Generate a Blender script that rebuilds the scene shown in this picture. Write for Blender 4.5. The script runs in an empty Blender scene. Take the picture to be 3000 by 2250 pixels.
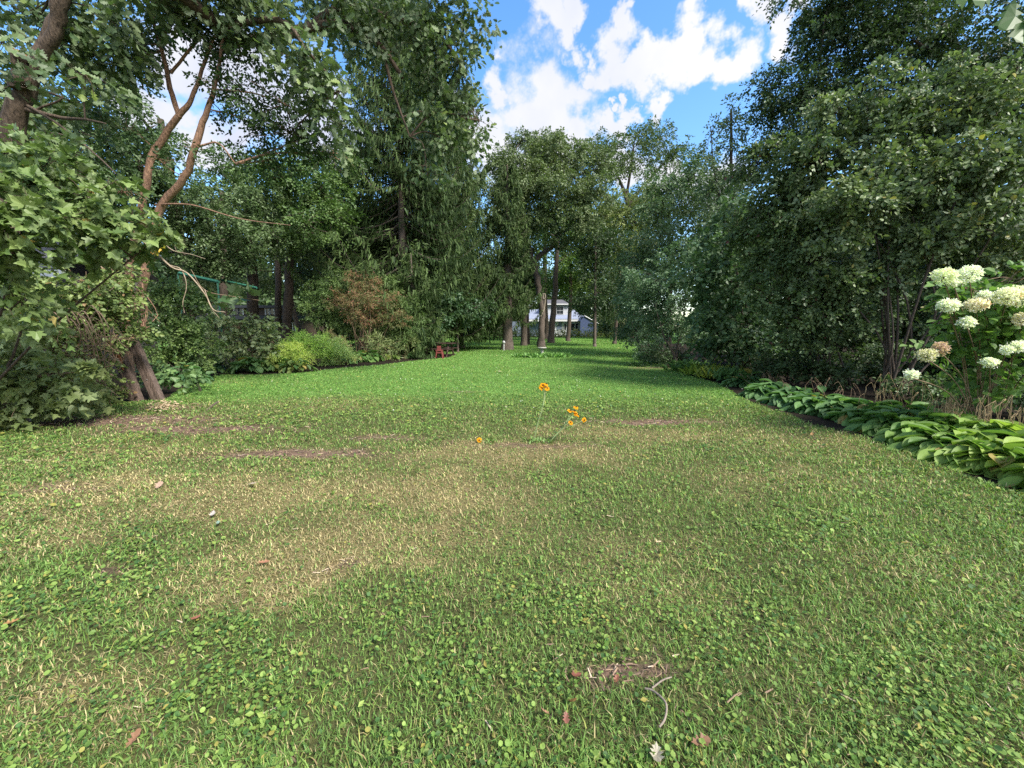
import bpy, math, numpy as np
from mathutils import Vector
rng = np.random.default_rng(11)
C = bpy.context.scene.collection
sc = bpy.context.scene

# ------------------------------------------------------------------ camera, world, sun, exposure
F = 1150.0; CAMH = 1.6; PITCH = math.radians(8.2)
cam = bpy.data.cameras.new('camera'); cam.sensor_width = 36; cam.lens = 36 * F / 3000; cam.clip_end = 3000; cam.clip_start = 0.05
cob = bpy.data.objects.new('camera', cam); C.objects.link(cob)
cob.location = (0, 0, CAMH); cob.rotation_euler = (math.pi / 2 - PITCH, 0, 0); sc.camera = cob
SUN_EL, SUN_AZ = math.radians(47), math.radians(130)     # azimuth clockwise from +Y (the view)
EXPOSURE = 1.35
sc.view_settings.view_transform = 'Standard'; sc.view_settings.look = 'None'
sc.view_settings.exposure = EXPOSURE; sc.view_settings.gamma = 1
sc.cycles.max_bounces = 6; sc.cycles.diffuse_bounces = 3; sc.cycles.glossy_bounces = 2; sc.cycles.transmission_bounces = 4
sc.cycles.use_denoising = False
cp, sp = math.cos(PITCH), math.sin(PITCH)

def ray(px, py):
    xc = (px - 1500) / F; yc = -(py - 1125) / F
    return np.array([xc, cp + sp * yc, -sp + cp * yc])
def P(px, py, D):
    d = ray(px, py); return np.array([0, 0, CAMH]) + d * (D / d[1])
def G(px, py):
    d = ray(px, py); return (np.array([0, 0, CAMH]) + d * (CAMH / -d[2]))[:2]

sun = bpy.data.lights.new('sun', 'SUN'); sun.energy = 3.2; sun.angle = math.radians(14); sun.color = (1, .95, .86)
so = bpy.data.objects.new('sun', sun); C.objects.link(so)
sdir = Vector((math.sin(SUN_AZ) * math.cos(SUN_EL), math.cos(SUN_AZ) * math.cos(SUN_EL), math.sin(SUN_EL)))
so.rotation_euler = sdir.to_track_quat('Z', 'Y').to_euler()

class NT:
    """tiny helper round a node tree"""
    def __init__(s, nt): s.nt = nt; s.nt.nodes.clear()
    def n(s, t, **k):
        x = s.nt.nodes.new(t)
        for a, b in k.items():
            if a[0] == '_': x.inputs[a[1:].replace('_', ' ')].default_value = b
            else: setattr(x, a, b)
        return x
    def l(s, a, b): s.nt.links.new(a, b)
    def val(s, v, inp):
        if hasattr(v, 'is_linked') or isinstance(v, bpy.types.NodeSocket): s.l(v, inp)
        else: inp.default_value = v
    def math(s, op, a, b=0, c=0, clamp=False):
        x = s.nt.nodes.new('ShaderNodeMath'); x.operation = op; x.use_clamp = clamp
        s.val(a, x.inputs[0]); s.val(b, x.inputs[1]); s.val(c, x.inputs[2]); return x.outputs[0]
    def mix(s, f, a, b, blend='MIX'):
        x = s.nt.nodes.new('ShaderNodeMix'); x.data_type = 'RGBA'; x.blend_type = blend; x.clamp_factor = True
        s.val(f, x.inputs[0])
        for v, i in ((a, 6), (b, 7)):
            if isinstance(v, tuple): v = (*v[:3], 1)
            s.val(v, x.inputs[i])
        return x.outputs[2]
    def noise(s, vec, scale, detail=4, rough=.55, out=0):
        x = s.nt.nodes.new('ShaderNodeTexNoise'); x.inputs['Scale'].default_value = scale
        x.inputs['Detail'].default_value = detail; x.inputs['Roughness'].default_value = rough
        if vec is not None: s.l(vec, x.inputs['Vector'])
        return x.outputs[out]
    def rng(s, v, a, b, c=0., d=1., smooth=False):
        x = s.nt.nodes.new('ShaderNodeMapRange'); x.clamp = True
        if smooth: x.interpolation_type = 'SMOOTHSTEP'
        s.l(v, x.inputs[0])
        for i, k in enumerate((a, b, c, d)): x.inputs[i + 1].default_value = k
        return x.outputs[0]

w = bpy.data.worlds.new('World'); sc.world = w; w.use_nodes = True
N = NT(w.node_tree)
tc = N.n('ShaderNodeTexCoord'); vec = tc.outputs['Generated']
sky = N.n('ShaderNodeTexSky', sky_type='NISHITA', sun_disc=False, sun_elevation=SUN_EL, sun_rotation=SUN_AZ)
hs = N.n('ShaderNodeHueSaturation', _Saturation=1.28, _Value=1.0); N.l(sky.outputs[0], hs.inputs['Color'])
bg1 = N.n('ShaderNodeBackground', _Strength=0.15); N.l(hs.outputs[0], bg1.inputs[0])
nw = N.noise(vec, 5.5, 8, .62); nb = N.noise(vec, 2.0, 3, .5)
wob = N.n('ShaderNodeVectorMath', operation='SCALE'); wc = N.noise(vec, 9, 5, .6, out=1)
sub = N.n('ShaderNodeVectorMath', operation='SUBTRACT'); N.l(wc, sub.inputs[0]); sub.inputs[1].default_value = (.5, .5, .5)
N.l(sub.outputs[0], wob.inputs[0]); wob.inputs['Scale'].default_value = 0.24
vv = N.n('ShaderNodeVectorMath', operation='ADD'); N.l(vec, vv.inputs[0]); N.l(wob.outputs[0], vv.inputs[1])
# cumulus clouds: each lobe is a direction in the sky and an angular radius
lobes = [(1570, 330, 140), (1480, 260, 65), (1660, 300, 110), (1700, 400, 90), (1420, 420, 130), (1600, 420, 130), (1385, 250, 50), (1330, 330, 100),
         (1600, 40, 85), (1640, 85, 62), (1700, 30, 60), (1530, -20, 50), (1620, -90, 130),
         (1720, 160, 60), (1790, 160, 85), (1880, 170, 70), (1950, 160, 70), (2040, 155, 85), (2120, 190, 80), (1700, 190, 40), (1800, 75, 45),
         (2110, -10, 45), (2200, 0, 62), (2290, 55, 70), (2340, 120, 45), (1800, 320, 26), (1850, 290, 25), (1940, 282, 52),
         (1840, 350, 42), (1790, 390, 50), (1950, 530, 110), (2080, 560, 120), (1820, 520, 80), (600, 150, 170), (760, 260, 170), (900, 330, 170), (1000, 420, 120), (640, 420, 130), (450, 330, 120)]
m = None
for (a, b, r) in lobes:
    d = Vector(ray(a, b)); L = d.length; d.normalize()
    vd = N.n('ShaderNodeVectorMath', operation='DISTANCE'); N.l(vv.outputs[0], vd.inputs[0]); vd.inputs[1].default_value = d
    v = N.math('MULTIPLY_ADD', vd.outputs['Value'], -1.0 / (r / F / (L * .93)), 1.0)
    m = v if m is None else N.math('SMOOTH_MAX', m, v, 0.12)
sep = N.n('ShaderNodeSeparateXYZ'); N.l(vec, sep.inputs[0])
back = N.rng(sep.outputs[1], 0.35, 0.1, 0, 1)         # the rest of the sky: scattered cloud
gen = N.math('MULTIPLY', N.rng(nb, .38, .58, -.3, .6), back)
m = N.math('MAXIMUM', m, N.math('SUBTRACT', gen, N.math('SUBTRACT', 1, back)))
dens = N.math('ADD', m, N.math('MULTIPLY_ADD', nw, 1.55, -0.915))
mask = N.rng(dens, -0.10, 0.40, 0, 1, True)
shade = N.rng(N.noise(vec, 4.0, 5, .5), .35, .62, 0, 1)
cc = N.mix(shade, (.76, .81, .98), (1.0, 1.0, 1.03))
bg2 = N.n('ShaderNodeBackground', _Strength=0.405); N.l(cc, bg2.inputs[0])
ms = N.n('ShaderNodeMixShader'); N.l(mask, ms.inputs[0]); N.l(bg1.outputs[0], ms.inputs[1]); N.l(bg2.outputs[0], ms.inputs[2])
wo = N.n('ShaderNodeOutputWorld'); N.l(ms.outputs[0], wo.inputs[0])

# ------------------------------------------------------------------ numpy noise and mesh helpers
def _h(ix, iy, s):
    n = (ix * 374761393 + iy * 668265263 + s * 974634777) & 0xffffffff
    n = ((n ^ (n >> 13)) * 1274126177) & 0xffffffff
    return ((n ^ (n >> 16)) & 0xffff) / 65535.0
def vn(x, y, s=1.0, seed=0):
    x = np.asarray(x) / s; y = np.asarray(y) / s
    ix = np.floor(x).astype(np.int64); iy = np.floor(y).astype(np.int64)
    fx = x - ix; fy = y - iy; fx = fx * fx * (3 - 2 * fx); fy = fy * fy * (3 - 2 * fy)
    a = _h(ix, iy, seed); b = _h(ix + 1, iy, seed); c = _h(ix, iy + 1, seed); d = _h(ix + 1, iy + 1, seed)
    return (a * (1 - fx) + b * fx) * (1 - fy) + (c * (1 - fx) + d * fx) * fy
def fbm(x, y, s, seed=0, o=3):
    t = 0; a = .5; n = 0
    for i in range(o): t = t + a * vn(x, y, s / 2 ** i, seed + i * 17); n += a; a *= .55
    return t / n
def unit(v): return v / np.maximum(np.linalg.norm(v, axis=-1, keepdims=True), 1e-9)
def hz(x, y): return 0.05 * (fbm(x, y, 2.5, 5) - .5)

ORG = {}
class MB:
    def __init__(s): s.v = []; s.f = []; s.c = []; s.n = 0
    def add(s, V, Fa, col=None):
        V = np.asarray(V, float).reshape(-1, 3); Fa = np.asarray(Fa, int)
        s.v.append(V); s.f.append(Fa + s.n); s.n += len(V)
        if col is None: col = (.5, .5, .5)
        col = np.asarray(col, float)
        if col.ndim == 1: col = np.tile(col, (len(Fa), 1))
        s.c.append(col)
    def build(s, name, mat, parent=None, smooth=False):
        o0 = np.array(ORG.get(parent.name, (0, 0, 0))) if parent else np.zeros(3)
        me = bpy.data.meshes.new(name)
        V = np.concatenate(s.v) - o0
        me.vertices.add(len(V)); me.vertices.foreach_set('co', V.ravel())
        tot = np.concatenate([np.full(len(f), f.shape[1]) for f in s.f]); flat = np.concatenate([f.ravel() for f in s.f])
        me.loops.add(len(flat)); me.loops.foreach_set('vertex_index', flat)
        me.polygons.add(len(tot)); me.polygons.foreach_set('loop_start', np.concatenate([[0], np.cumsum(tot)[:-1]]))
        if smooth: me.polygons.foreach_set('use_smooth', np.ones(len(tot), bool))
        else: me.polygons.foreach_set('use_smooth', np.zeros(len(tot), bool))
        me.update(calc_edges=True)
        at = me.attributes.new('col', 'FLOAT_COLOR', 'FACE'); cc = np.concatenate(s.c)
        at.data.foreach_set('color', np.concatenate([cc, np.ones((len(cc), 1))], 1).ravel())
        me.materials.append(mat)
        ob = bpy.data.objects.new(name, me); C.objects.link(ob)
        if parent: ob.parent = parent
        ORG[ob.name] = tuple(o0)
        return ob
    # shapes
    def box(s, lo, hi, col=None, rot=None, piv=None):
        lo = np.array(lo, float); hi = np.array(hi, float)
        V = np.array([[x, y, z] for x in (lo[0], hi[0]) for y in (lo[1], hi[1]) for z in (lo[2], hi[2])])
        if rot is not None: V = (V - piv) @ np.array(rot).T + piv
        s.add(V, [[0, 1, 3, 2], [4, 6, 7, 5], [0, 4, 5, 1], [2, 3, 7, 6], [0, 2, 6, 4], [1, 5, 7, 3]], col)
    def tube(s, pts, rad, k=6, col=None, cap=True, rough=0.0):
        pts = np.asarray(pts, float); n = len(pts); rad = np.broadcast_to(np.asarray(rad, float), (n,)) if np.ndim(rad) == 0 else np.asarray(rad, float)
        t = np.gradient(pts, axis=0); t = unit(t)
        ref = np.array([0, 0, 1.]) if abs(t[0, 2]) < .9 else np.array([1., 0, 0])
        u = unit(np.cross(t, ref)); v = np.cross(t, u)
        a = np.arange(k) / k * 2 * np.pi
        r = rad[:, None] * (1 + rough * (rng.random((n, k)) - .5))
        V = pts[:, None] + r[..., None] * (np.cos(a)[None, :, None] * u[:, None] + np.sin(a)[None, :, None] * v[:, None])
        i = np.arange(n - 1)[:, None] * k; j = np.arange(k)[None]; j2 = (j + 1) % k
        Fq = np.stack([i + j, i + j2, i + k + j2, i + k + j], -1).reshape(-1, 4)
        s.add(V.reshape(-1, 3), Fq, col)
        if cap and k > 3:
            s.add(V[-1], [list(range(k))], col); s.add(V[0], [list(range(k))[::-1]], col)

def smoothpath(pts, n=4):
    pts = np.asarray(pts, float); out = []
    p = np.vstack([2 * pts[0] - pts[1], pts, 2 * pts[-1] - pts[-2]])
    for i in range(1, len(p) - 2):
        for t in np.arange(n) / n:
            out.append(.5 * (2 * p[i] + (p[i + 1] - p[i - 1]) * t + (2 * p[i - 1] - 5 * p[i] + 4 * p[i + 1] - p[i + 2]) * t * t + (3 * p[i] - p[i - 1] - 3 * p[i + 1] + p[i + 2]) * t ** 3))
    out.append(pts[-1]); return np.array(out)

# leaf templates: x across, y along, z up; one or more faces of equal size
T_LEAF = (np.array([[0, 0, 0], [-.30, .45, .09], [0, 1, 0], [.30, .45, .09]]), np.array([[0, 3, 2], [0, 2, 1]]))
T_OVAL = (np.array([[0, 0, 0], [-.36, .3, .1], [-.3, .68, .08], [0, 1, -.05], [.3, .68, .08], [.36, .3, .1]]), np.array([[0, 5, 4, 3], [0, 3, 2, 1]]))
def sym(pts, fold=.12):
    r = [(x, y, abs(x) * fold * 2 - .12 * y * y) for x, y in pts]; l = [(-x, y, z) for x, y, z in r[::-1][1:-1]]
    V = np.array(r + l); return V
_m = sym([(0, 0), (.22, -.04), (.5, .08), (.34, .2), (.62, .42), (.56, .56), (.3, .5), (.27, .66), (.14, .8), (0, 1.05)], .24)
T_MAPLE = (_m, np.array([list(range(len(_m)))]))
_o = sym([(0, 0), (.08, .15), (.22, .22), (.1, .32), (.33, .45), (.14, .54), (.36, .72), (.2, .8), (.16, .96), (0, 1.02)])
T_OAK = (_o, np.array([list(range(len(_o)))]))
a = np.linspace(.25, 2 * np.pi - .25, 8)
T_ROUND = (np.array([[0, .1, -.05]] + [[-.5 * math.sin(t), .5 - .5 * math.cos(t), .10 * (1 - math.cos(2 * t)) * .3] for t in a]), np.array([list(range(9))[::-1]]))
T_SPRIG = (np.array([[-.06, 0, 0], [.06, 0, 0], [.0, 1, 0]]), np.array([[0, 1, 2]]))

def leaves(mb, pos, axis, nrm, size, T, col):
    V, Fa = T; n = len(pos); a_ = unit(axis); b_ = unit(np.cross(a_, nrm)); n_ = np.cross(b_, a_)
    s = np.broadcast_to(np.asarray(size), (n,))[:, None, None]
    W = pos[:, None] + s * (V[None, :, 0:1] * b_[:, None] + V[None, :, 1:2] * a_[:, None] + V[None, :, 2:3] * n_[:, None])
    Fn = (Fa[None] + (np.arange(n) * len(V))[:, None, None]).reshape(-1, Fa.shape[1])
    mb.add(W.reshape(-1, 3), Fn, np.repeat(col, len(Fa), 0))

# ------------------------------------------------------------------ materials
MATS = {}
def leaf_mat(name, pale=0.0, transl=0.22, rough=.5, spec=.35):
    m = bpy.data.materials.new(name); m.use_nodes = True; N = NT(m.node_tree)
    at = N.n('ShaderNodeAttribute', attribute_name='col'); c = at.outputs['Color']
    if pale > 0:
        ge = N.n('ShaderNodeNewGeometry')
        under = N.mix(.62, N.mix(1.0, c, (1.8, 1.7, 1.9), 'MULTIPLY'), (.22, .27, .17))
        c2 = N.mix(N.math('MULTIPLY', ge.outputs['Backfacing'], pale), c, under)
    else: c2 = c
    b = N.n('ShaderNodeBsdfPrincipled', _Roughness=rough); N.l(c2, b.inputs['Base Color']); b.inputs['Specular IOR Level'].default_value = spec
    t = N.n('ShaderNodeBsdfTranslucent'); N.l(N.mix(1.0, c, (1.5, 1.7, .9), 'MULTIPLY'), t.inputs[0])
    mx = N.n('ShaderNodeMixShader', _Fac=transl); N.l(b.outputs[0], mx.inputs[1]); N.l(t.outputs[0], mx.inputs[2])
    o = N.n('ShaderNodeOutputMaterial'); N.l(mx.outputs[0], o.inputs[0]); MATS[name] = m; return m
def solid(name, col, rough=.8, var=.25, scale=8, bump=.0, stretch=None, spec=.3, useattr=False, metal=0):
    m = bpy.data.materials.new(name); m.use_nodes = True; N = NT(m.node_tree)
    tc = N.n('ShaderNodeTexCoord'); v = tc.outputs['Object']
    if stretch:
        mp = N.n('ShaderNodeMapping'); N.l(v, mp.inputs[0]); mp.inputs['Scale'].default_value = stretch; v = mp.outputs[0]
    nz = N.noise(v, scale, 6, .65)
    dark = tuple(c * (1 - var) for c in col); lite = tuple(min(1, c * (1 + var)) for c in col)
    c = N.mix(N.rng(nz, .3, .7), dark, lite)
    if useattr:
        at = N.n('ShaderNodeAttribute', attribute_name='col'); c = N.mix(1.0, at.outputs['Color'], N.mix(N.rng(nz, .3, .7), (1 - var,) * 3, (1 + var,) * 3), 'MULTIPLY')
    b = N.n('ShaderNodeBsdfPrincipled', _Roughness=rough, _Metallic=metal); N.l(c, b.inputs['Base Color']); b.inputs['Specular IOR Level'].default_value = spec
    if bump:
        bu = N.n('ShaderNodeBump', _Strength=min(1, bump), _Distance=.02); N.l(nz, bu.inputs['Height']); N.l(bu.outputs[0], b.inputs['Normal'])
    o = N.n('ShaderNodeOutputMaterial'); N.l(b.outputs[0], o.inputs[0]); return m
M_leaf = leaf_mat('foliage'); M_pale = leaf_mat('foliage_pale_underside', pale=.8, rough=.5, spec=.35); M_semi = leaf_mat('foliage_silvery', pale=.5, rough=.5, spec=.35)
M_grass = leaf_mat('grass_blades', transl=.28, rough=.55, spec=.25); M_needle = leaf_mat('spruce_needles', transl=.12, rough=.6, spec=.2)
M_hosta = leaf_mat('hosta_leaves', transl=.3, rough=.55, spec=.3)
M_petal = leaf_mat('petals', transl=.35, rough=.7, spec=.1)
bark_dark = solid('bark_dark', (.075, .058, .045), .9, .55, 7, 1, (3, 3, .5)); bark_oak = solid('bark_oak', (.085, .062, .045), .9, .75, 8, 1, (4, 4, .7))
bark_orange = solid('bark_orange', (.25, .15, .10), .9, .65, 9, 1, (3, 3, 1.0)); bark_grey = solid('bark_grey', (.105, .083, .066), .9, .5, 7, 1, (3, 3, .5))
M_twig = solid('dry_twig', (.30, .24, .17), .8, .35, 20, .3)
M_vine = solid('dry_vine', (.20, .14, .09), .85, .4, 12, .3)
M_straw = solid('dry_straw', (.30, .22, .12), .8, .4, 15, .2)
M_wood = solid('weathered_wood', (.125, .09, .072), .9, .6, 6, 1, (7, 7, .5))

# ------------------------------------------------------------------ tagging
def tag(o, label=None, cat=None, group=None, kind=None):
    for k, v in (('label', label), ('category', cat), ('group', group), ('kind', kind)):
        if v: o[k] = v
    return o
def thing(name, loc, label, cat, group=None):
    o = bpy.data.objects.new(name, None); C.objects.link(o); o.location = tuple(loc); o.empty_display_size = .2
    ORG[o.name] = tuple(loc); return tag(o, label, cat, group)

# ------------------------------------------------------------------ lawn maps, all in metres on the ground
def gmap(x, y, spots, wob=.35):
    wx = x + wob * (fbm(x, y, .8, 31) - .5) * 2; wy = y + wob * (fbm(x, y, .7, 47) - .5) * 2
    r = np.zeros_like(np.asarray(x, float))
    for (cx, cy, rx, ry, am) in spots:
        r = np.maximum(r, am * np.exp(-(((wx - cx) / rx) ** 2 + ((wy - cy) / ry) ** 2)))
    return r
def GS(px, py, rx, ry, am): g = G(px, py); return (g[0], g[1], rx, ry, am)
DRY = [GS(1500, 1330, 1.5, .55, .95), GS(1250, 1440, 1.2, .6, .9), GS(800, 1450, 1.7, .7, 1.0), GS(300, 1480, .9, .35, .8), GS(450, 1420, 1.2, .6, .7), GS(1200, 1560, .9, .35, .9), GS(900, 1640, .8, .3, .9),
       GS(1850, 1270, 1.6, .5, .75), GS(100, 1560, .6, .25, .7), GS(60, 2120, .3, .2, .75), GS(1180, 1700, .45, .18, .7), GS(330, 1330, 1.6, .6, .6), GS(950, 1180, 1.5, .8, .7), GS(2250, 1400, .8, .5, .5),
       GS(2650, 1650, .5, .3, .25), GS(600, 1120, 1.5, .7, .8), GS(2300, 1290, 1.2, .6, .45), GS(1900, 1650, .4, .2, .35), GS(350, 1950, .25, .12, .4)]
BARE = [GS(280, 1235, 1.9, .45, 1.6), GS(560, 1262, 1.2, .22, 1.6), GS(860, 1332, .9, .16, 1.6), GS(1130, 1285, .5, .12, .9), GS(1900, 1237, .85, .14, 1.5), GS(1560, 1310, .7, .10, .8), GS(1780, 1975, .12, .045, 1.3), GS(1840, 2010, .10, .03, 1.1),
        GS(520, 1195, .8, .3, .8), GS(300, 1690, .10, .04, .9), GS(170, 1430, .35, .08, .9), GS(1350, 1150, .5, .15, .6), GS(2080, 1240, .4, .1, .7), GS(1920, 1077, 1.1, .5, 1.0), GS(1000, 1665, .12, .05, .6)]
IVY = [GS(150, 1750, .5, .4, 1), GS(330, 1570, .5, .15, .9), GS(300, 1900, .6, .25, .9), GS(650, 1950, .5, .3, .9), GS(1150, 1980, .5, .25, .8), GS(1500, 1990, .4, .2, .7), GS(2100, 2100, .5, .2, .8), GS(2600, 2100, .5, .3, .8), GS(1750, 1750, .6, .25, .7),
       GS(2100, 1700, .7, .3, .6), GS(150, 1330, 1.0, .35, 1.1), GS(420, 1290, .6, .25, 1.1), GS(780, 1250, .8, .4, .9), GS(1050, 1200, 2.5, 1.6, .9), GS(1700, 1180, 2.5, 1.4, .9), GS(900, 2100, .4, .2, .8), GS(100, 2050, .3, .2, .4)]
LBED = [G(a, b) for a, b in ((-900, 1260), (-300, 1245), (60, 1222), (260, 1190), (480, 1172), (560, 1125), (640, 1098), (760, 1098), (900, 1090), (1000, 1078), (1120, 1068), (1240, 1054), (1320, 1046))]
RBED = [G(a, b) for a, b in ((1860, 1010), (1900, 1045), (1985, 1087), (2100, 1122), (2200, 1180), (2380, 1245), (2540, 1285), (2700, 1345), (2850, 1400), (3000, 1452), (3400, 1600))]
def side(x, y, poly):            # x of the bed edge at depth y
    p = np.array(sorted([(q[1], q[0]) for q in poly])); return np.interp(y, p[:, 0], p[:, 1])
def inbed(x, y, soft=.0):
    wob = .12 * (fbm(x, y, .5, 77) - .5)
    l = (x < side(x, y, LBED) + wob - soft) & (y > LBED[0][1]) & (y < 24); r = (x > side(x, y, RBED) + wob + soft) & (y < 40)
    return l | r
def maps(x, y):
    dry = gmap(x, y, DRY, .5) * (.30 + 1.1 * fbm(x, y, .4, 3) + .75 * fbm(x, y, .11, 4, 2)) + .35 * np.clip(fbm(x, y, 1.1, 9) - .5, 0, 1) * (y < 7); bare = gmap(x, y, BARE, .2) * (.5 + fbm(x, y, .22, 13)); ivy = gmap(x, y, IVY, .5)
    lush = np.clip((y - 7.2 + .6 * (fbm(x, y, 1.2, 21) - .5)) / 2.5, 0, 1)
    return np.clip(dry, 0, 1) * (1 - lush * .6), np.clip(bare, 0, 1), np.clip(ivy, 0, 1), lush

# ground: one sheet to the horizon, fine near the camera
def axis_pts(lim, near, s0, g):
    p = [0.]; s = s0
    while p[-1] < lim:
        if p[-1] > near: s *= g
        p.append(p[-1] + s)
    return np.array(p)
gx = axis_pts(420, 7, .07, 1.06); gx = np.concatenate([-gx[::-1][:-1], gx]); gy = np.concatenate([[-60, -20, -6, -2, 0, .6], .9 + axis_pts(420, 8, .07, 1.03)])
X, Y = np.meshgrid(gx, gy); Z = hz(X, Y)
nx, ny = len(gx), len(gy)
idx = np.arange(nx * ny).reshape(ny, nx)
Fg = np.stack([idx[:-1, :-1], idx[:-1, 1:], idx[1:, 1:], idx[1:, :-1]], -1).reshape(-1, 4)
cx = .25 * (X[:-1, :-1] + X[:-1, 1:] + X[1:, 1:] + X[1:, :-1]).ravel(); cy = .25 * (Y[:-1, :-1] + Y[:-1, 1:] + Y[1:, 1:] + Y[1:, :-1]).ravel()
def lerp(a, b, t): return a + (b - a) * t[:, None]
def ground_col(x, y):
    d, b, i, l = maps(x, y)
    c = np.tile(np.array([.075, .08, .032]), (len(x), 1)); c = lerp(c, np.array([.10, .19, .045]), l)
    c = lerp(c, np.array([.165, .14, .065]), np.clip(d * 1.1, 0, 1)); c = lerp(c, np.array([.15, .10, .075]), b)
    c[inbed(x, y)] = (.022, .017, .012)
    c *= (.8 + .4 * fbm(x, y, .3, 61))[:, None]
    return c
g = MB(); g.add(np.stack([X, Y, Z], -1).reshape(-1, 3), Fg, ground_col(cx, cy))
gm = bpy.data.materials.new('ground'); gm.use_nodes = True; N = NT(gm.node_tree)
at = N.n('ShaderNodeAttribute', attribute_name='col'); tc = N.n('ShaderNodeTexCoord')
nz = N.noise(tc.outputs['Object'], 60, 5, .7); nz2 = N.noise(tc.outputs['Object'], 7, 5, .7)
c = N.mix(1.0, at.outputs['Color'], N.mix(N.rng(nz, .3, .7), (.45, .45, .45), (1.5, 1.5, 1.4)), 'MULTIPLY')
c = N.mix(1.0, c, N.mix(N.rng(nz2, .3, .7), (.8, .85, .8), (1.2, 1.15, 1.2)), 'MULTIPLY')
b = N.n('ShaderNodeBsdfPrincipled', _Roughness=.95); N.l(c, b.inputs['Base Color']); b.inputs['Specular IOR Level'].default_value = .1
bu = N.n('ShaderNodeBump', _Strength=.8, _Distance=.02); N.l(nz, bu.inputs['Height']); N.l(bu.outputs[0], b.inputs['Normal'])
o = N.n('ShaderNodeOutputMaterial'); N.l(b.outputs[0], o.inputs[0])
tag(g.build('ground', gm, smooth=True), kind='structure')

def sample_ground(n, y0, y1, power, half=1.45):
    """points with density ~ y^-power over a widening strip"""
    q = 2 - power; u = rng.random(n); y = (y0 ** q + u * (y1 ** q - y0 ** q)) ** (1 / q)
    x = (rng.random(n) * 2 - 1) * (half * y + .4); return x, y

def make_grass():
    mb = MB()
    x, y = sample_ground(1150000, .95, 62, 1.5)
    d, b, i, l = maps(x, y)
    clump = fbm(x, y, .10, 91, 2)
    keep = (rng.random(len(x)) < (1 - .93 * b) * (1 - .5 * i * (1 - l)) * (.45 + .9 * clump)) & ~inbed(x, y, .02)
    keep &= np.abs(x) < 24
    x, y, d, b, i, l, clump = [q[keep] for q in (x, y, d, b, i, l, clump)]; n = len(x)
    dist = np.sqrt(x * x + y * y); far = np.clip(dist / 2.2, 1, 30)
    tall = .5 * fbm(x, y, .45, 15) + .5 * fbm(x, y, .12, 16, 2)
    h = (.014 + .024 * rng.random(n) + .07 * np.clip(tall - .52, 0, 1)) * (1 - .35 * d); h *= np.where(rng.random(n) < .03, 1.8, 1)
    wd = (.0013 + .0015 * rng.random(n)) * far ** .75
    h = h * (1 + .1 * (far - 1)) * np.where(l > .5, .7, 1)
    lay = (rng.random(n) < .25 + .5 * d)                     # blades lying flat in the thatch
    az = rng.random(n) * 2 * np.pi; lean = np.where(lay, .95 + .5 * rng.random(n), .15 + .75 * rng.random(n))
    dx = np.cos(az); dy = np.sin(az)
    p0 = np.stack([x, y, hz(x, y) + np.where(lay, .012 * rng.random(n), -.002)], -1)
    a1 = np.stack([dx * np.sin(lean * .6), dy * np.sin(lean * .6), np.cos(lean * .6)], -1); a2 = np.stack([dx * np.sin(lean * 1.25), dy * np.sin(lean * 1.25), np.cos(lean * 1.25)], -1)
    h = np.where(lay, h * 1.5, h)
    sx = np.stack([-dy, dx, np.zeros(n)], -1) * wd[:, None]
    m1 = p0 + a1 * (h * .5)[:, None]; tip = m1 + a2 * (h * .6)[:, None]; tip[:, 2] = np.maximum(tip[:, 2], p0[:, 2] + .003)
    V = np.stack([p0 - sx, p0 + sx, m1 + sx * .8, m1 - sx * .8, tip], 1).reshape(-1, 3)
    o5 = np.arange(n) * 5
    r = rng.random(n)[:, None]; r2 = rng.random(n)
    green = lerp(np.tile([.082, .165, .038], (n, 1)), np.array([.19, .275, .07]), rng.random(n) * .8)
    lushc = lerp(np.tile([.11, .24, .045], (n, 1)), np.array([.17, .33, .05]), rng.random(n))
    green = lerp(green, lushc[0] * 0 + np.array([.135, .26, .055]), l * .8)
    straw = lerp(np.tile([.37, .315, .16], (n, 1)), np.array([.22, .165, .08]), rng.random(n) ** 2)
    st = rng.random(n) < np.clip(.12 + .62 * d + .5 * b, 0, .9) * (1 - .75 * l)
    yel = rng.random(n) < .10
    col = np.where(st[:, None], straw, green); col = np.where((yel & ~st)[:, None], lerp(green, np.array([.27, .27, .07]), r2), col)
    col *= 1.22 * (.5 + .95 * r) * (.8 + .4 * fbm(x, y, .5, 71))[:, None]
    q4 = np.stack([o5, o5 + 1, o5 + 2, o5 + 3], -1); q3 = np.stack([o5 + 3, o5 + 2, o5 + 4], -1)
    mb.add(V, q4, col); mb.f.append(q3); mb.c.append(col)
    tag(mb.build('grass', M_grass), 'short patchy lawn grass, green with dry straw patches', 'grass', kind='stuff')
make_grass()

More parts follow.
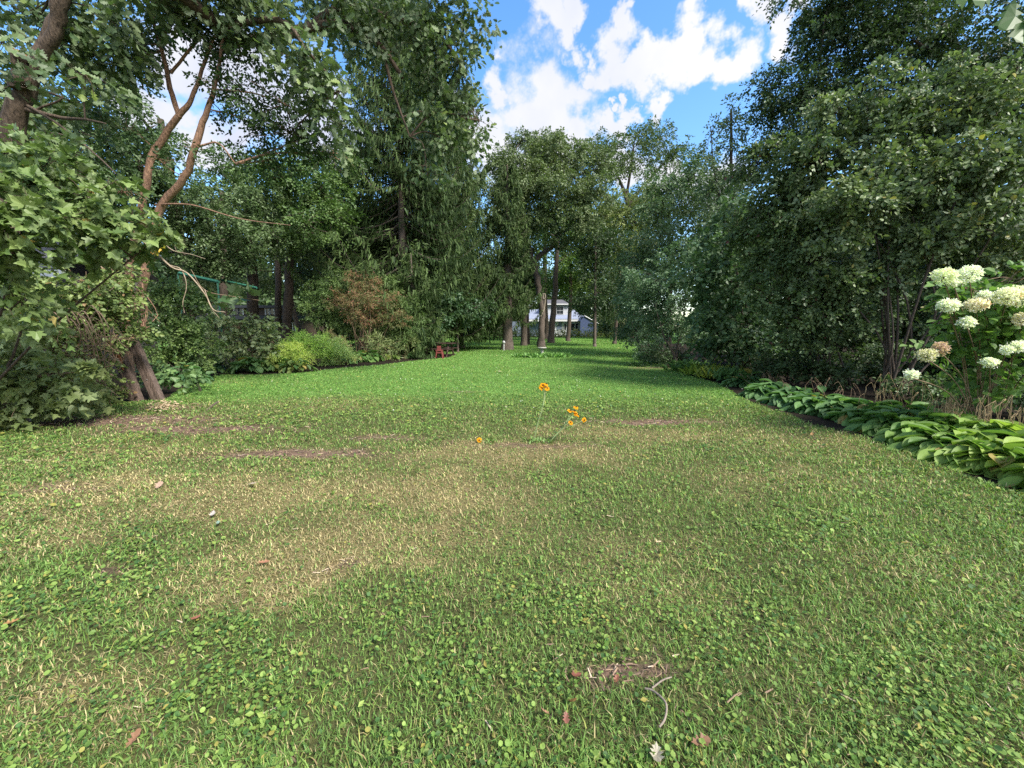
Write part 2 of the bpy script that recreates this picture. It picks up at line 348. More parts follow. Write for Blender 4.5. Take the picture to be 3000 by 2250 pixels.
def make_ivy():
    mb = MB()
    x, y = sample_ground(330000, .95, 18, 1.5)
    d, b, i, l = maps(x, y)
    pat = fbm(x, y, .35, 111, 3); small = fbm(x, y, .12, 119, 2)
    pr = np.clip(.02 + 2.2 * (pat - .48) + .8 * i, .015, 1) * (.25 + 1.3 * np.clip(small - .3, 0, 1)) * (1 - .85 * np.clip(d * 1.1, 0, 1)) * (1 - .8 * b)
    keep = (rng.random(len(x)) < pr * 1.1 + .03 * (1 - d)) & ~inbed(x, y, .0)
    x, y, d, b, i, l = [q[keep] for q in (x, y, d, b, i, l)]; n = len(x); dist = np.sqrt(x * x + y * y)
    s = (.007 + .017 * rng.random(n) ** 1.6) * np.clip(dist / 2.6, 1, 3.0) ** .7
    z = hz(x, y) + .012 + .035 * rng.random(n) * (1 - l * .4)
    az = rng.random(n) * 2 * np.pi
    ax = np.stack([np.cos(az), np.sin(az), .45 * (rng.random(n) - .4)], -1); nr = unit(np.stack([1.5 * (rng.random(n) - .5), 1.5 * (rng.random(n) - .6), np.ones(n)], -1))
    col = lerp(np.tile([.085, .17, .03], (n, 1)), np.array([.24, .34, .08]), rng.random(n)); col = lerp(col, np.array([.06, .13, .035]), (rng.random(n) < .25) * 1.)
    col *= (.8 + .4 * rng.random(n))[:, None]; yy = rng.random(n) < .04; col[yy] = (.3, .28, .07)
    pl = (rng.random(n) < .3); pos = np.stack([x, y, z], -1)
    leaves(mb, pos[~pl], ax[~pl], nr[~pl], s[~pl], T_ROUND, col[~pl]); leaves(mb, pos[pl], ax[pl] + np.array([0, 0, .25]), nr[pl], s[pl] * 1.5, T_LEAF, col[pl] * np.array([1.0, .92, .9]))
    tag(mb.build('ground_ivy', M_grass), 'round leaved creeping ground ivy and clover spread through the lawn', 'ground cover', kind='stuff')
    # tiny white clover flowers far out
    mb = MB(); x, y = sample_ground(900, 7, 30, .6, .6); k = ~inbed(x, y, .3); x, y = x[k], y[k]; n = len(x)
    s = .012 + .02 * rng.random(n); ax = unit(rng.normal(size=(n, 3))); leaves(mb, np.stack([x, y, hz(x, y) + .06], -1), ax, unit(rng.normal(size=(n, 3))), s, T_ROUND, np.tile([.55, .55, .45], (n, 1)))
    tag(mb.build('clover_flowers', M_petal), 'tiny white clover flowers dotted over the far lawn', 'clover', kind='stuff')
    # litter of chips and dry stems on the bare strips
    mb = MB(); x, y = sample_ground(90000, 1.2, 12, 1.0); d, b, i, l = maps(x, y); k = (rng.random(len(x)) < b * .9 + .012) & ~inbed(x, y, .3); x, y = x[k], y[k]; n = len(x)
    az = rng.normal(0, .8, n) + np.where(rng.random(n) < .5, 0, np.pi); ax = np.stack([np.cos(az), np.sin(az), .15 * rng.normal(size=n)], -1)
    col = lerp(np.tile([.30, .20, .13], (n, 1)), np.array([.12, .08, .06]), rng.random(n)); bright = rng.random(n) < .12; col[bright] = (.5, .4, .28)
    leaves(mb, np.stack([x, y, hz(x, y) + .008 + .01 * rng.random(n)], -1), ax, np.stack([.3 * rng.normal(size=n), .3 * rng.normal(size=n), np.ones(n)], -1), .03 + .06 * rng.random(n) * np.clip(y / 6, .4, 1), (np.array([[-.07, 0, 0], [.07, 0, 0], [.05, 1, .03], [-.05, 1, .03]]), np.array([[0, 1, 2, 3]])), col)
    tag(mb.build('wood_litter', solid('litter', (.2, .15, .1), .9, .3, 30, useattr=True)), 'dry twigs and wood chips littering the bare soil strips of the lawn', 'litter', kind='stuff')
make_ivy()

# ------------------------------------------------------------------ crowns
def B(px, py, D, rx, ry, rd=None):
    c = P(px, py, D); a = rx * D / F; b = ry * D / F; return (c, np.array([a, rd if rd else (a + b) * .5, b]))
def crown_mesh(blobs, leaf, T, base, tint=None, cover=4.0, clump=.35, droop=.35, skel=None, vary=.35, shell=.55, tips=None, up=.9, flat=.5, maxn=90000, minz=None, clumpsz=None, ntw=12, gain=1.0, spray=True):
    """returns (leaf MB, twig MB)"""
    mb = MB(); tw = MB(); base = np.array(base); tint = np.array(tint if tint is not None else base * np.array([1.9, 1.55, 1.3])); wm = np.array([1.18, .98, .84]); base = base * 1.45 * gain * wm; tint = tint * 1.6 * gain * wm; base = base * .9 + base.mean() * .1; tint = tint * .88 + tint.mean() * .12
    for (c, r) in blobs:
        area = 4 * np.pi * ((r[0] * r[1]) ** 1.6 / 3 + (r[0] * r[2]) ** 1.6 / 3 + (r[1] * r[2]) ** 1.6 / 3) ** (1 / 1.6) / 4
        n = int(min(maxn, max(60, cover * area / (leaf * leaf * .38))))
        cs = clumpsz if clumpsz else clump * min(r) * .9 + leaf * .8
        nc = max(6, int(1.6 * area / (cs * cs)))
        q = unit(rng.normal(size=(nc, 3))) * (rng.random(nc) ** shell)[:, None]
        q = q * (1 + .22 * (rng.random(nc)[:, None] - .4))
        cc = c + q * r; csz = cs * (.6 + .8 * rng.random(nc))
        if minz is not None: cc[:, 2] = np.maximum(cc[:, 2], minz + .3 * csz)
        w_ = csz ** 2; k = rng.choice(nc, n, p=w_ / w_.sum())
        off = rng.normal(size=(n, 3)) * np.array([1, 1, flat]) * .38
        off[:, 2] -= .28 * (off[:, 0] ** 2 + off[:, 1] ** 2)                 # clump sags at its rim
        pos = cc[k] + off * csz[k][:, None]
        if minz is not None: ok = pos[:, 2] > minz; pos = pos[ok]; k = k[ok]; off = off[ok]; n = len(pos)
        out = unit(pos - c + 1e-6); ax = unit(off + out * .7 + rng.normal(size=(n, 3)) * .6 + np.array([0, 0, -droop]))
        nr = unit(np.stack([np.zeros(n), np.zeros(n), np.full(n, up)], -1) + rng.normal(size=(n, 3)) * .6 + out * .35)
        if spray and n > 60:                                                # leaves in sprays of about six along a shared twig
            g6 = np.arange(n) // 6; ng = g6[-1] + 1; st = np.minimum(np.arange(ng) * 6, n - 1); tq = (np.arange(n) % 6)
            k = k[st][g6]; sax = ax[st][g6]; snr = nr[st][g6]; sd = unit(np.cross(sax, snr)) * np.where(tq % 2, 1, -1)[:, None]
            pos = pos[st][g6] + sax * (tq * leaf * .42)[:, None] + sd * leaf * .06 + rng.normal(size=(n, 3)) * leaf * .10; pos[:, 2] -= (tq * .3) ** 2 * leaf * .35
            if minz is not None: pos[:, 2] = np.maximum(pos[:, 2], minz + .05 * rng.random(n))
            ax = sax * np.where(tq == 5, 1.2, .55)[:, None] + sd * np.where(tq == 5, .1, .8)[:, None] + rng.normal(size=(n, 3)) * .28 + np.array([0, 0, -.15]); nr = snr + rng.normal(size=(n, 3)) * .38
        ct = rng.random(nc); tt = np.clip(ct[k] * .6 + rng.random(n) * .55 - .1, 0, 1)
        col = base + (tint - base) * (tt ** 1.4)[:, None]; col = col * (1 - vary / 2 + vary * rng.random(n))[:, None]
        if tips is not None:
            tp = rng.random(n) < tips[0] * (ct[k] > .5) * 2; col[tp] = np.array(tips[1]) * (.7 + .6 * rng.random(tp.sum()))[:, None]
        leaves(mb, pos, ax, nr, leaf * (.65 + .7 * rng.random(n)), T, col)
        # a branch into the blob, then twigs reaching into the clumps
        s0 = c + np.array([0, 0, -r[2] * .8]) if skel is None else skel[np.argmin(((skel - c) ** 2).sum(1) + 2.0 * np.maximum(skel[:, 2] - c[2], 0) ** 2)]
        L = np.linalg.norm(c - s0); r0 = min(.010 * L + .008, .07)
        mid = (s0 + c) / 2 + rng.normal(size=3) * .10 * L + np.array([0, 0, .06 * L]); end = c + (c - mid) * .2
        br = smoothpath([s0, mid, c, end], 4); tw.tube(br, np.linspace(r0, r0 * .4, len(br)), 5, cap=False)
        for j in range(0, nc, max(1, nc // ntw)):
            if minz is not None and cc[j][2] < minz: continue
            s1 = br[rng.integers(len(br) // 2, len(br))]; m_ = (s1 + cc[j]) / 2 + rng.normal(size=3) * .12 * np.linalg.norm(cc[j] - s1)
            tw.tube(smoothpath([s1, m_, cc[j], cc[j] + (cc[j] - m_) * .4], 3), np.linspace(r0 * .4, .003, 10), 4, cap=False)
    return mb, tw
def merge(a, b):
    for v, f, c in zip(b.v, [f_ for f_ in b.f], b.c): pass
    off = a.n; a.v += b.v; a.f += [f + off for f in b.f]; a.c += b.c; a.n += b.n
def limbs(mb, paths, k=8, rough=.12, n=5):
    """paths: list of (list of (px,py,D,radius_m)); returns skeleton points"""
    sk = []
    for p in paths:
        pts = np.array([P(a, b, d) if not isinstance(a, tuple) else a for a, b, d, r in p]); rr = np.array([q[3] for q in p])
        s = smoothpath(pts, n); t = np.linspace(0, len(rr) - 1, len(s)); R = np.interp(t, np.arange(len(rr)), rr)
        s[1:-1] += rng.normal(size=(len(s) - 2, 3)) * (R[1:-1, None] * .12)
        mb.tube(s, R, k, rough=rough); sk.append(s)
    return np.concatenate(sk)
def onground(px, py): g_ = G(px, py); return g_
def tree(name, label, cat, paths, blobs, leaf, T, base, bark, mat=None, group=None, tint=None, flare=True, skel=True, k=9, **kw):
    x0, y0 = None, None
    a, b, d, r = paths[0][0]; root = P(a, b, d); root[2] = 0
    t = thing(name, root, label, cat, group); tm = MB(); sk = limbs(tm, paths, k)
    if flare:
        first = P(*paths[0][0][:3]); r0 = paths[0][0][3]
        p = [np.array([first[0], first[1], -.1]), np.array([first[0], first[1], r0 * .5]), np.array([first[0], first[1], r0 * 1.8]), first + np.array([0, 0, 0.01 + r0 * 2])]
        tm.tube(p, [r0 * 1.38, r0 * 1.2, r0 * 1.06, r0 * .98], k, rough=.15)
    up = sk[sk[:, 2] > sk[:, 2].min() + .35 * (np.ptp(sk[:, 2]))] if skel else None
    cm, tw = crown_mesh(blobs, leaf, T, base, tint, skel=up, **kw)
    merge(tm, tw); tm.build('trunk', bark, t, smooth=True); cm.build('crown', mat or M_leaf, t); return t

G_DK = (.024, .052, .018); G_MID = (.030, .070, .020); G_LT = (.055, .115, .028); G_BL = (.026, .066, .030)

# ---- big oak at the left edge, its limbs overhanging the lawn
D = 8.0
oak_paths = [[(20, 1180, D, .27), (25, 900, D, .22), (32, 600, D, .19), (42, 360, D, .17), (92, 230, D, .125), (138, 120, D, .10), (185, 0, D, .10), (215, -160, D, .13), (240, -330, D, .10)],
             [(110, 210, D, .11), (165, 90, D - .1, .10), (180, -20, D - .2, .12), (260, -140, D, .11), (480, -60, D + .6, .13), (640, 80, D + 1.6, .14), (720, 120, D + 2, .12), (980, 70, D + 3, .12), (1060, 110, D + 3, .10), (1120, 140, D + 3, .07), (1180, 230, D + 3.2, .045)],
             [(60, 260, D - .1, .15), (56, 200, D - .15, .12), (56, 160, D - .2, .10)],
             [(860, 100, D + 2.6, .08), (1010, 20, D + 3, .07), (1180, 60, D + 3.4, .06), (1290, 110, D + 3.5, .04), (1350, 190, D + 3.5, .02)],
             [(1120, 140, D + 3, .05), (1150, 260, D + 3.2, .035), (1200, 400, D + 3.4, .02)], [(640, 80, D + 1.6, .06), (820, 60, D + 1, .05), (900, 150, D + 1, .03), (1000, 260, D + 1.3, .02)],
             [(75, 320, D, .04), (180, 345, D, .03), (250, 350, D - .3, .02), (310, 362, D - .5, .01)], [(110, 320, D, .02), (180, 290, D, .015), (170, 260, D, .01)], [(80, 310, D, .03), (150, 350, D - .2, .02), (230, 410, D - .6, .015), (300, 470, D - .8, .012), (340, 510, D - .9, .008)]]
oak_blobs = [B(120, 40, 9.5, 110, 80), B(330, 60, 8.5, 100, 70), B(270, 170, 8.8, 70, 60), B(30, 250, 10, 60, 140), B(280, 330, 10, 60, 70), B(470, 10, 9, 70, 30),
             B(640, 20, 9.5, 70, 40), B(780, 60, 9.5, 95, 60), B(880, 150, 9, 75, 70), B(950, 250, 9.2, 60, 75), B(980, 350, 9.4, 40, 50), B(1000, 40, 10.5, 90, 60), B(860, 380, 9.6, 60, 25),
             B(1130, 50, 11, 90, 60), B(1250, 40, 11.5, 90, 60), B(1350, 60, 11.8, 70, 70), B(1270, 150, 11.6, 90, 60), B(1360, 190, 12, 45, 45), B(1150, 150, 11.2, 70, 45), B(1320, 270, 12, 75, 45), B(1385, 350, 12, 55, 60), B(1260, 330, 11.8, 70, 55),
             B(1320, 420, 12, 70, 35), B(1250, 500, 11.6, 40, 25), B(500, -150, 9, 250, 90), B(1000, -150, 11, 350, 100), B(180, 130, 8.6, 90, 50), B(420, 110, 9.5, 60, 40), B(560, 30, 9.5, 70, 45), B(340, 160, 9, 60, 40), B(720, 20, 9.5, 80, 50), B(60, 330, 9.4, 70, 60), B(10, 120, 7.2, 60, 50), B(250, 230, 7.6, 50, 35), B(120, 400, 7.2, 60, 25), B(900, 260, 9.5, 50, 60)]
tree('oak_tree', 'rough barked oak at the left edge with a cut limb stub and overarching leafy limbs', 'tree', oak_paths, oak_blobs, .165, T_OAK, (.028, .062, .026), bark_oak, M_pale,
     tint=(.075, .135, .05), cover=3.2, clump=.3, k=12, up=.35, tips=(.03, (.16, .22, .05)))
stub = MB(); e = P(56, 158, D - .2); stub.tube([e + np.array([0, 0, -.02]), e + np.array([-.004, 0, .03])], [.10, .09], 12, rough=.12)
stub.build('cut_end', solid('cut_wood', (.30, .13, .06), .8, .3, 12, .4), bpy.data.objects['oak_tree'])

# ---- orange-barked double-stemmed tree
D = 9.6
or_paths = [[(378, 1090, D, 0.118), (372, 1000, D, 0.112), (378, 920, D, 0.102)], [(385, 930, D, 0.081), (375, 830, D, 0.081), (395, 700, D, 0.078), (425, 560, D - .1, 0.074), (455, 440, D, 0.074), (520, 345, D, 0.063), (560, 290, D, 0.044), (600, 180, D, 0.033), (640, 80, D, 0.022)],
            [(388, 930, D, 0.096), (425, 800, D, 0.089), (465, 620, D, 0.085), (540, 520, D, 0.074), (580, 400, D, 0.070), (615, 300, D, 0.052), (640, 200, D, 0.037), (660, 60, D, 0.022)],
            [(525, 345, D, 0.056), (500, 260, D, 0.052), (475, 150, D, 0.041), (450, 60, D, 0.033), (445, -60, D, 0.022)], [(500, 215, D, 0.030), (560, 140, D, 0.026), (620, 80, D, 0.015)], [(472, 120, D, 0.033), (505, 60, D, 0.030), (540, -40, D, 0.022)],
            [(580, 430, D, 0.026), (640, 420, D, 0.018), (690, 480, D, 0.011)], [(455, 600, D, 0.022), (560, 600, D - .3, 0.015), (700, 640, D - .6, 0.011), (850, 660, D - .9, 0.006)]]
or_blobs = [B(820, 300, 9.8, 120, 60), B(700, 250, 9.8, 70, 50), B(880, 400, 10, 110, 45), B(760, 380, 10.2, 80, 40), B(650, 330, 10, 35, 25), B(960, 450, 10.5, 80, 30), B(640, 130, 9.8, 50, 45), B(560, 40, 9.6, 90, 40), B(400, 90, 10, 45, 50), B(780, 470, 10.2, 110, 30), B(560, 430, 9.4, 30, 20),
            B(380, 380, 9.2, 45, 25), B(470, 470, 9.3, 35, 20), B(430, 160, 9.8, 40, 60), B(720, 160, 9.8, 80, 50), B(600, 240, 9.4, 30, 30), B(370, 230, 10.5, 50, 50), B(360, 560, 8.9, 45, 30), B(340, 700, 8.8, 40, 30), B(420, 760, 8.9, 35, 25), B(350, 900, 8.7, 60, 40), B(420, 950, 8.8, 50, 30)]
tree('slender_tree', 'double stemmed tree with smooth orange brown bark rising behind the two leaning posts', 'tree', or_paths, or_blobs, .085, T_LEAF, (.018, .046, .018), bark_orange, M_leaf, tint=(.035, .08, .022), cover=1.9, clump=.35, k=10)

# ---- trees closing the left side behind
def bg_tree(label, base, D, tr, ttop, blobs, leaf, col, bark=bark_dark, group='trees closing the garden on the left', T=T_LEAF, name='deciduous_tree', mat=None, extra=(), **kw):
    bx, by = base
    paths = [[(bx, by, D, tr), ((bx + ttop[0]) / 2 + rng.normal() * 4, (by + ttop[1]) / 2, D, tr * .8), (ttop[0], ttop[1], D, tr * .45)]] + list(extra)
    return tree(name, label, 'tree', paths, [B(*q) for q in blobs], leaf, T, col, bark, mat, group, **kw)
bg_tree('leafy maple with layered mid green foliage hanging beside the orange barked tree', (745, 1010), 21, .30, (730, 560),
        [(520, 560, 17, 110, 80), (640, 640, 17.5, 110, 70), (540, 700, 17, 90, 60), (700, 730, 18, 100, 60), (600, 775, 17.6, 80, 40), (800, 690, 18.5, 80, 60), (430, 560, 17, 60, 60), (760, 580, 19, 100, 60)], .12, (.036, .080, .026), tint=(.075, .135, .055), mat=M_semi, cover=4.2, clump=.28)
bg_tree('taller maple whose crown fills the sky gap left of the spruces', (838, 1003), 24, .28, (850, 480),
        [(830, 520, 19, 110, 70), (930, 560, 20, 100, 70), (700, 500, 20, 90, 60), (900, 650, 19, 90, 60), (980, 640, 20, 60, 60), (860, 610, 22, 120, 70), (900, 480, 22, 70, 40), (1000, 500, 22, 70, 50)], .13, (.030, .075, .02), tint=(.075, .15, .035), cover=4.2, clump=.28)
bg_tree('dark slim tree standing right against the forked trunk of the brown house yard', (812, 1000), 26, .22, (800, 600),
        [(780, 640, 27, 120, 80), (680, 600, 27, 110, 90), (880, 700, 27, 90, 60)], .16, G_DK, cover=4, clump=.3)
bg_tree('broad dark tree high behind the orange barked tree', (560, 1000), 22, .32, (470, 350),
        [(330, 440, 16, 110, 90), (430, 400, 17, 90, 60), (250, 520, 14, 110, 90), (330, 600, 14, 110, 90), (220, 360, 14, 110, 90), (200, 640, 13, 100, 80), (420, 500, 16, 80, 60), (380, 300, 15, 40, 40), (300, 240, 14, 60, 60), (120, 440, 13, 110, 120)], .12, (.032, .075, .025), tint=(.07, .135, .05), mat=M_semi, cover=4, clump=.28)
bg_tree('dark tree deep in shade behind the green metal frame', (655, 1000), 25, .26, (650, 560), [(560, 800, 24, 90, 40), (470, 760, 20, 80, 70), (640, 830, 27, 70, 30), (900, 800, 29, 70, 60), (760, 820, 32, 100, 40)], .15, G_DK, cover=3.4, clump=.3)
bg_tree('bent dark tree beside the brown house, leaning to the left', (880, 985), 33, .20, (820, 700), [(900, 740, 33, 110, 70), (980, 760, 33, 80, 90)], .18, G_DK, cover=3.5, clump=.3)

# ---- spruces
def spruce(label, px, py, D, tr, height, R, lean=0, z0=.1, n=230, sag=.35, group='spruces at the left of the far lawn', tw_len=.34, col=(.030, .060, .018), tint=(.10, .15, .045), prof=.75, dens=1.0, bare=None):
    base = P(px, py, D); base[2] = 0
    t = thing('spruce_tree', base, label, 'tree', group); tm = MB(); cm = MB()
    top = base + np.array([lean, 0, height]); zs = np.linspace(0, 1, 9)
    tm.tube([base + (top - base) * z + (np.array([0, 0, -.1]) if z == 0 else 0) for z in zs], tr * (1 - zs) ** .8 + .02, 9, rough=.12); tm.tube([base, base + np.array([0, 0, tr * 1.6])], [tr * 1.3, tr * 1.02], 9, rough=.2)
    for i in range(n):
        u = z0 + (1 - z0) * ((i + rng.random()) / n) ** 1.0; z = u * height
        L = R * (1 - u) ** prof * (.55 + .55 * rng.random()) + .25
        az = rng.random() * 2 * np.pi
        if bare and bare[0] < u < bare[1] and math.sin(az) < -.45: az = -az * .9
        h_ = np.array([math.cos(az), math.sin(az), 0]); s0 = base + (top - base) * u
        dr = sag * (.6 + .8 * rng.random()); m_ = 9
        s_ = np.linspace(0, 1, m_)[:, None]
        br = s0 + h_ * L * s_ + np.array([0, 0, 1]) * (L * (-dr * np.sin(s_ * 2.2) * .9 + .42 * s_ ** 3))
        tm.tube(br, np.linspace(.012 + .010 * L, .006, m_), 3, cap=False)
        k = int(66 * L * dens) + 10
        q = .1 + .9 * rng.random(k) ** .75; pos = np.stack([np.interp(q, s_[:, 0], br[:, j]) for j in range(3)], -1)
        sd = np.where(rng.random(k) < .5, -1, 1)[:, None]; pr = np.array([-h_[1], h_[0], 0])
        # side branchlets carry hanging sprays
        spread = (rng.random(k)[:, None] * .38 * L * (1.1 - q[:, None])); pos = pos + sd * pr * spread + h_ * spread * .5 + np.array([0, 0, -.12]) * spread
        hang = rng.random(k) < .48
        ax = np.where(hang[:, None], np.array([0, 0, -1.0]) + h_ * .25 + rng.normal(size=(k, 3)) * .22, h_ * .8 + sd * pr * .8 + np.array([0, 0, -.25]) + rng.normal(size=(k, 3)) * .3)
        ln = tw_len * (.45 + .9 * rng.random(k)) * np.where(hang, 1, .75)
        ct = rng.random() * .6; tt = np.clip(ct + .7 * (rng.random(k) - .3) * q + .25 * (q > .75) * ~hang, 0, 1)
        c_ = np.array(col) + (np.array(tint) - np.array(col)) * tt[:, None]; c_ = c_ * (.7 + .6 * rng.random(k))[:, None]
        V = np.array([[-.085, 0, 0], [.085, 0, 0], [.07, .6, .03], [0, 1, 0], [-.07, .6, .03]]); Fp = np.array([[0, 1, 2, 3, 4]])
        leaves(cm, pos, ax, rng.normal(size=(k, 3)), ln, (V, Fp), c_)
    tm.build('trunk', bark_grey, t, smooth=True); cm.build('crown', M_needle, t); return t
spruce('tallest spruce with the bare trunk showing, its top running out of the picture', 1192, 1045, 24, .24, 25, 6.0, n=420, bare=(.20, .40))
spruce('spruce close behind the tallest one, with a dark thin trunk', 1235, 1040, 27, .19, 23, 6.2, n=330)
spruce('spruce with drooping boughs and a thick flared base beside the white pipe', 1487, 1025, 28.6, .38, 12.6, 2.7, z0=.2, n=190, prof=.6)
spruce('broad spruce filling the gap between the tall spruce and the flared one', 1350, 1030, 31, .25, 17.5, 5.4, n=260)
spruce('low spruce with boughs nearly touching the lawn left of the picnic table', 1215, 1052, 21.5, .14, 5.5, 1.9, n=110, z0=.03)
spruce('dim spruce behind the others with a reddish trunk base', 1535, 1012, 35, .28, 13, 2.0, z0=.38, n=120)
spruce('spruce standing back left of the tall pair', 1060, 1020, 29, .2, 14, 4.2, n=170)

# ---- deciduous trees of the middle
tree('oak_tree', 'crooked oak in the centre with a hollow knot on its trunk and two twisting limbs', 'tree',
     [[(1585, 1017, 32.5, .30), (1587, 960, 32.5, .26), (1588, 900, 32.5, .25), (1575, 830, 32.5, .26), (1563, 765, 32.5, .24)], [(1563, 770, 32.5, .17), (1545, 700, 32.5, .15), (1525, 650, 32.5, .14), (1520, 610, 32, .12), (1500, 570, 32, .08), (1490, 500, 32, .05)],
      [(1563, 770, 32.5, .2), (1585, 745, 32.5, .19), (1615, 725, 32, .17), (1630, 690, 32, .14), (1665, 672, 32, .09), (1700, 640, 32, .06)], [(1615, 720, 32, .10), (1640, 730, 32, .09), (1665, 715, 32, .06), (1690, 685, 32, .04)],
      [(1520, 620, 32, .08), (1560, 590, 32, .07), (1600, 510, 32, .05), (1650, 470, 32, .03)], [(1645, 685, 32, .05), (1620, 600, 32, .05), (1680, 520, 32, .03)]],
     [B(1520, 470, 31, 70, 50), B(1600, 450, 32, 80, 50), B(1690, 470, 32, 80, 50), B(1560, 540, 30.5, 90, 50), B(1650, 560, 30.5, 90, 55), B(1740, 560, 31, 60, 50), B(1700, 640, 31, 70, 40), B(1600, 640, 31, 70, 35), B(1530, 620, 32, 45, 40), B(1490, 530, 32, 40, 50), B(1770, 490, 32, 40, 40), B(1600, 410, 33, 70, 20), B(1660, 700, 31.5, 50, 25), B(1740, 440, 33, 60, 35), B(1470, 470, 33, 50, 45), B(1530, 410, 33, 50, 20)],
     .17, T_LEAF, (.046, .088, .034), bark_grey, tint=(.10, .155, .068), cover=5.0, clump=.28, k=10)
kn = MB(); kc = P(1594, 868, 32.25); a_ = np.linspace(0, 2 * np.pi, 13)
kn.tube(np.stack([kc[0] + .09 * np.cos(a_), np.full(13, kc[1]), kc[2] + .24 * np.sin(a_)], -1), .05, 6, cap=False); kn.tube([kc + np.array([.1, 0, -.25]), kc + np.array([.02, 0, -1.0]), kc + np.array([-.25, .0, -1.6])], [.05, .06, .04], 6)
kn.build('hollow_knot', solid('healed_bark', (.3, .25, .19), .8, .3, 10, .5), bpy.data.objects['oak_tree.001'])
GM = 'tall trees in front of the white house'
bg_tree('dark leaning trunk before the door of the white house', (1614, 1003), 41, .34, (1635, 700), [(1640, 640, 44, 90, 60), (1560, 700, 46, 70, 60), (1650, 760, 44, 70, 45), (1610, 820, 50, 80, 40)], .24, (.035, .085, .02), group=GM, tint=(.09, .18, .03), cover=3)
bg_tree('mossy trunk before the wide window of the white house', (1664, 998), 46, .26, (1668, 740), [(1690, 740, 46, 70, 60), (1660, 820, 48, 60, 40), (1710, 820, 46, 50, 40), (1740, 680, 46, 70, 70)], .24, (.045, .095, .02), group=GM, tint=(.11, .2, .035), cover=2.8)
bg_tree('dark bushy tree right of the white house, with a slim pale trunk', (1742, 1018), 32.5, .14, (1745, 700), [(1745, 720, 33, 55, 50), (1750, 800, 33, 75, 50), (1730, 880, 33, 60, 30), (1790, 870, 34, 60, 60), (1770, 700, 33, 60, 45), (1700, 900, 34, 30, 15)], .17, G_DK, bark=bark_grey, group=GM, tint=(.03, .07, .025), cover=3.6,
        extra=[[(1745, 780, 33, .08), (1760, 720, 33, .06), (1800, 690, 33, .03)]])
bg_tree('thin double trunk left of the crooked oak', (1548, 1008), 37, .15, (1545, 800), [(1540, 780, 38, 50, 50)], .2, G_DK, group=GM, cover=3)
bg_tree('pale young trunk in the shade beside the picnic table', (1341, 1037), 25.5, .07, (1330, 900), [(1310, 880, 24, 55, 30), (1270, 930, 23.5, 50, 25), (1350, 910, 25, 50, 30), (1400, 900, 26, 50, 30)], .16, (.026, .07, .035), tint=(.05, .115, .055), group=GM, cover=3.5, bark=bark_grey, T=T_OVAL)
bg_tree('tall hazy green tree rising straight behind the crooked oak', (1600, 995), 54, .4, (1600, 600), [(1520, 560, 54, 70, 60), (1600, 520, 54, 80, 60), (1690, 560, 54, 80, 60), (1560, 660, 54, 90, 60), (1670, 660, 54, 90, 60), (1480, 640, 54, 60, 60), (1440, 560, 54, 50, 70), (1430, 660, 54, 50, 60)], .32, (.05, .085, .03), group=GM, tint=(.11, .16, .06), cover=3.2, clump=.28)
bg_tree('tall pale tree closing the gap between the house and the right hand trees', (1820, 995), 56, .4, (1800, 700), [(1780, 640, 56, 80, 60), (1860, 600, 56, 80, 60), (1800, 740, 56, 90, 60), (1900, 720, 56, 90, 80), (1830, 840, 56, 80, 60), (1740, 740, 58, 70, 60), (1800, 920, 57, 70, 40), (1880, 940, 57, 80, 35), (1770, 955, 60, 40, 22)], .32, (.05, .085, .03), group=GM, tint=(.11, .16, .06), cover=3.2, clump=.28)
GR = 'trees behind the right hand shrubs'
bg_tree('tall open crowned tree showing branches against the sky, right of centre', (1850, 1000), 44, .28, (1840, 560), [(1800, 440, 44, 60, 45), (1870, 400, 44, 60, 30), (1940, 410, 44, 60, 40), (1860, 470, 43, 60, 40), (1940, 480, 44, 60, 40), (1790, 500, 44, 45, 30), (2000, 440, 44, 45, 30), (1900, 380, 45, 50, 20)], .23, (.036, .072, .024), group=GR, tint=(.065, .115, .035), cover=2.3, clump=.3,
        extra=[[(1840, 600, 44, .25), (1820, 540, 44, .14), (1790, 480, 44, .07)], [(1840, 600, 44, .22), (1890, 540, 44, .15), (1960, 460, 44, .07)], [(1835, 580, 44, .15), (1850, 480, 44, .12), (1860, 400, 44, .05)]])
bg_tree('yellow green tree with fine foliage behind the crooked oak', (1800, 1010), 38, .18, (1830, 640), [(1800, 620, 37, 70, 60), (1860, 650, 36, 70, 60), (1900, 600, 36, 60, 40), (1840, 730, 35, 60, 70), (1760, 640, 38, 40, 60), (1890, 560, 37, 50, 25)], .2, (.060, .105, .028), group=GR, tint=(.125, .175, .045), cover=2.8, clump=.3)
bg_tree('light green willow like tree leaning toward the lawn', (1960, 1060), 24, .16, (1960, 620), [(1960, 560, 24, 90, 60), (2030, 520, 24, 80, 70), (2010, 620, 23, 90, 60), (1930, 680, 22, 80, 60), (1990, 740, 22, 90, 60), (1900, 760, 22, 50, 50), (2090, 600, 24, 80, 80), (1920, 620, 23, 60, 40)], .15, (.036, .085, .034), group=GR, tint=(.08, .15, .07), mat=M_semi, cover=3.4, clump=.26)
bg_tree('young poplar with upright feathery spires above the shrubs', (2140, 1060), 18, .10, (2142, 320), [(2142, 330, 18, 16, 50), (2145, 420, 18, 36, 60), (2148, 520, 18, 50, 70), (2085, 390, 18, 14, 35), (2080, 460, 18, 30, 50), (2100, 560, 18, 60, 60), (2190, 470, 18, 30, 60)], .12, (.038, .085, .034), group=GR, tint=(.085, .145, .08), mat=M_semi, cover=2.2, clump=.4, flare=False,
        extra=[[(2140, 700, 18, .04), (2095, 520, 18, .03), (2082, 370, 18, .012)]])
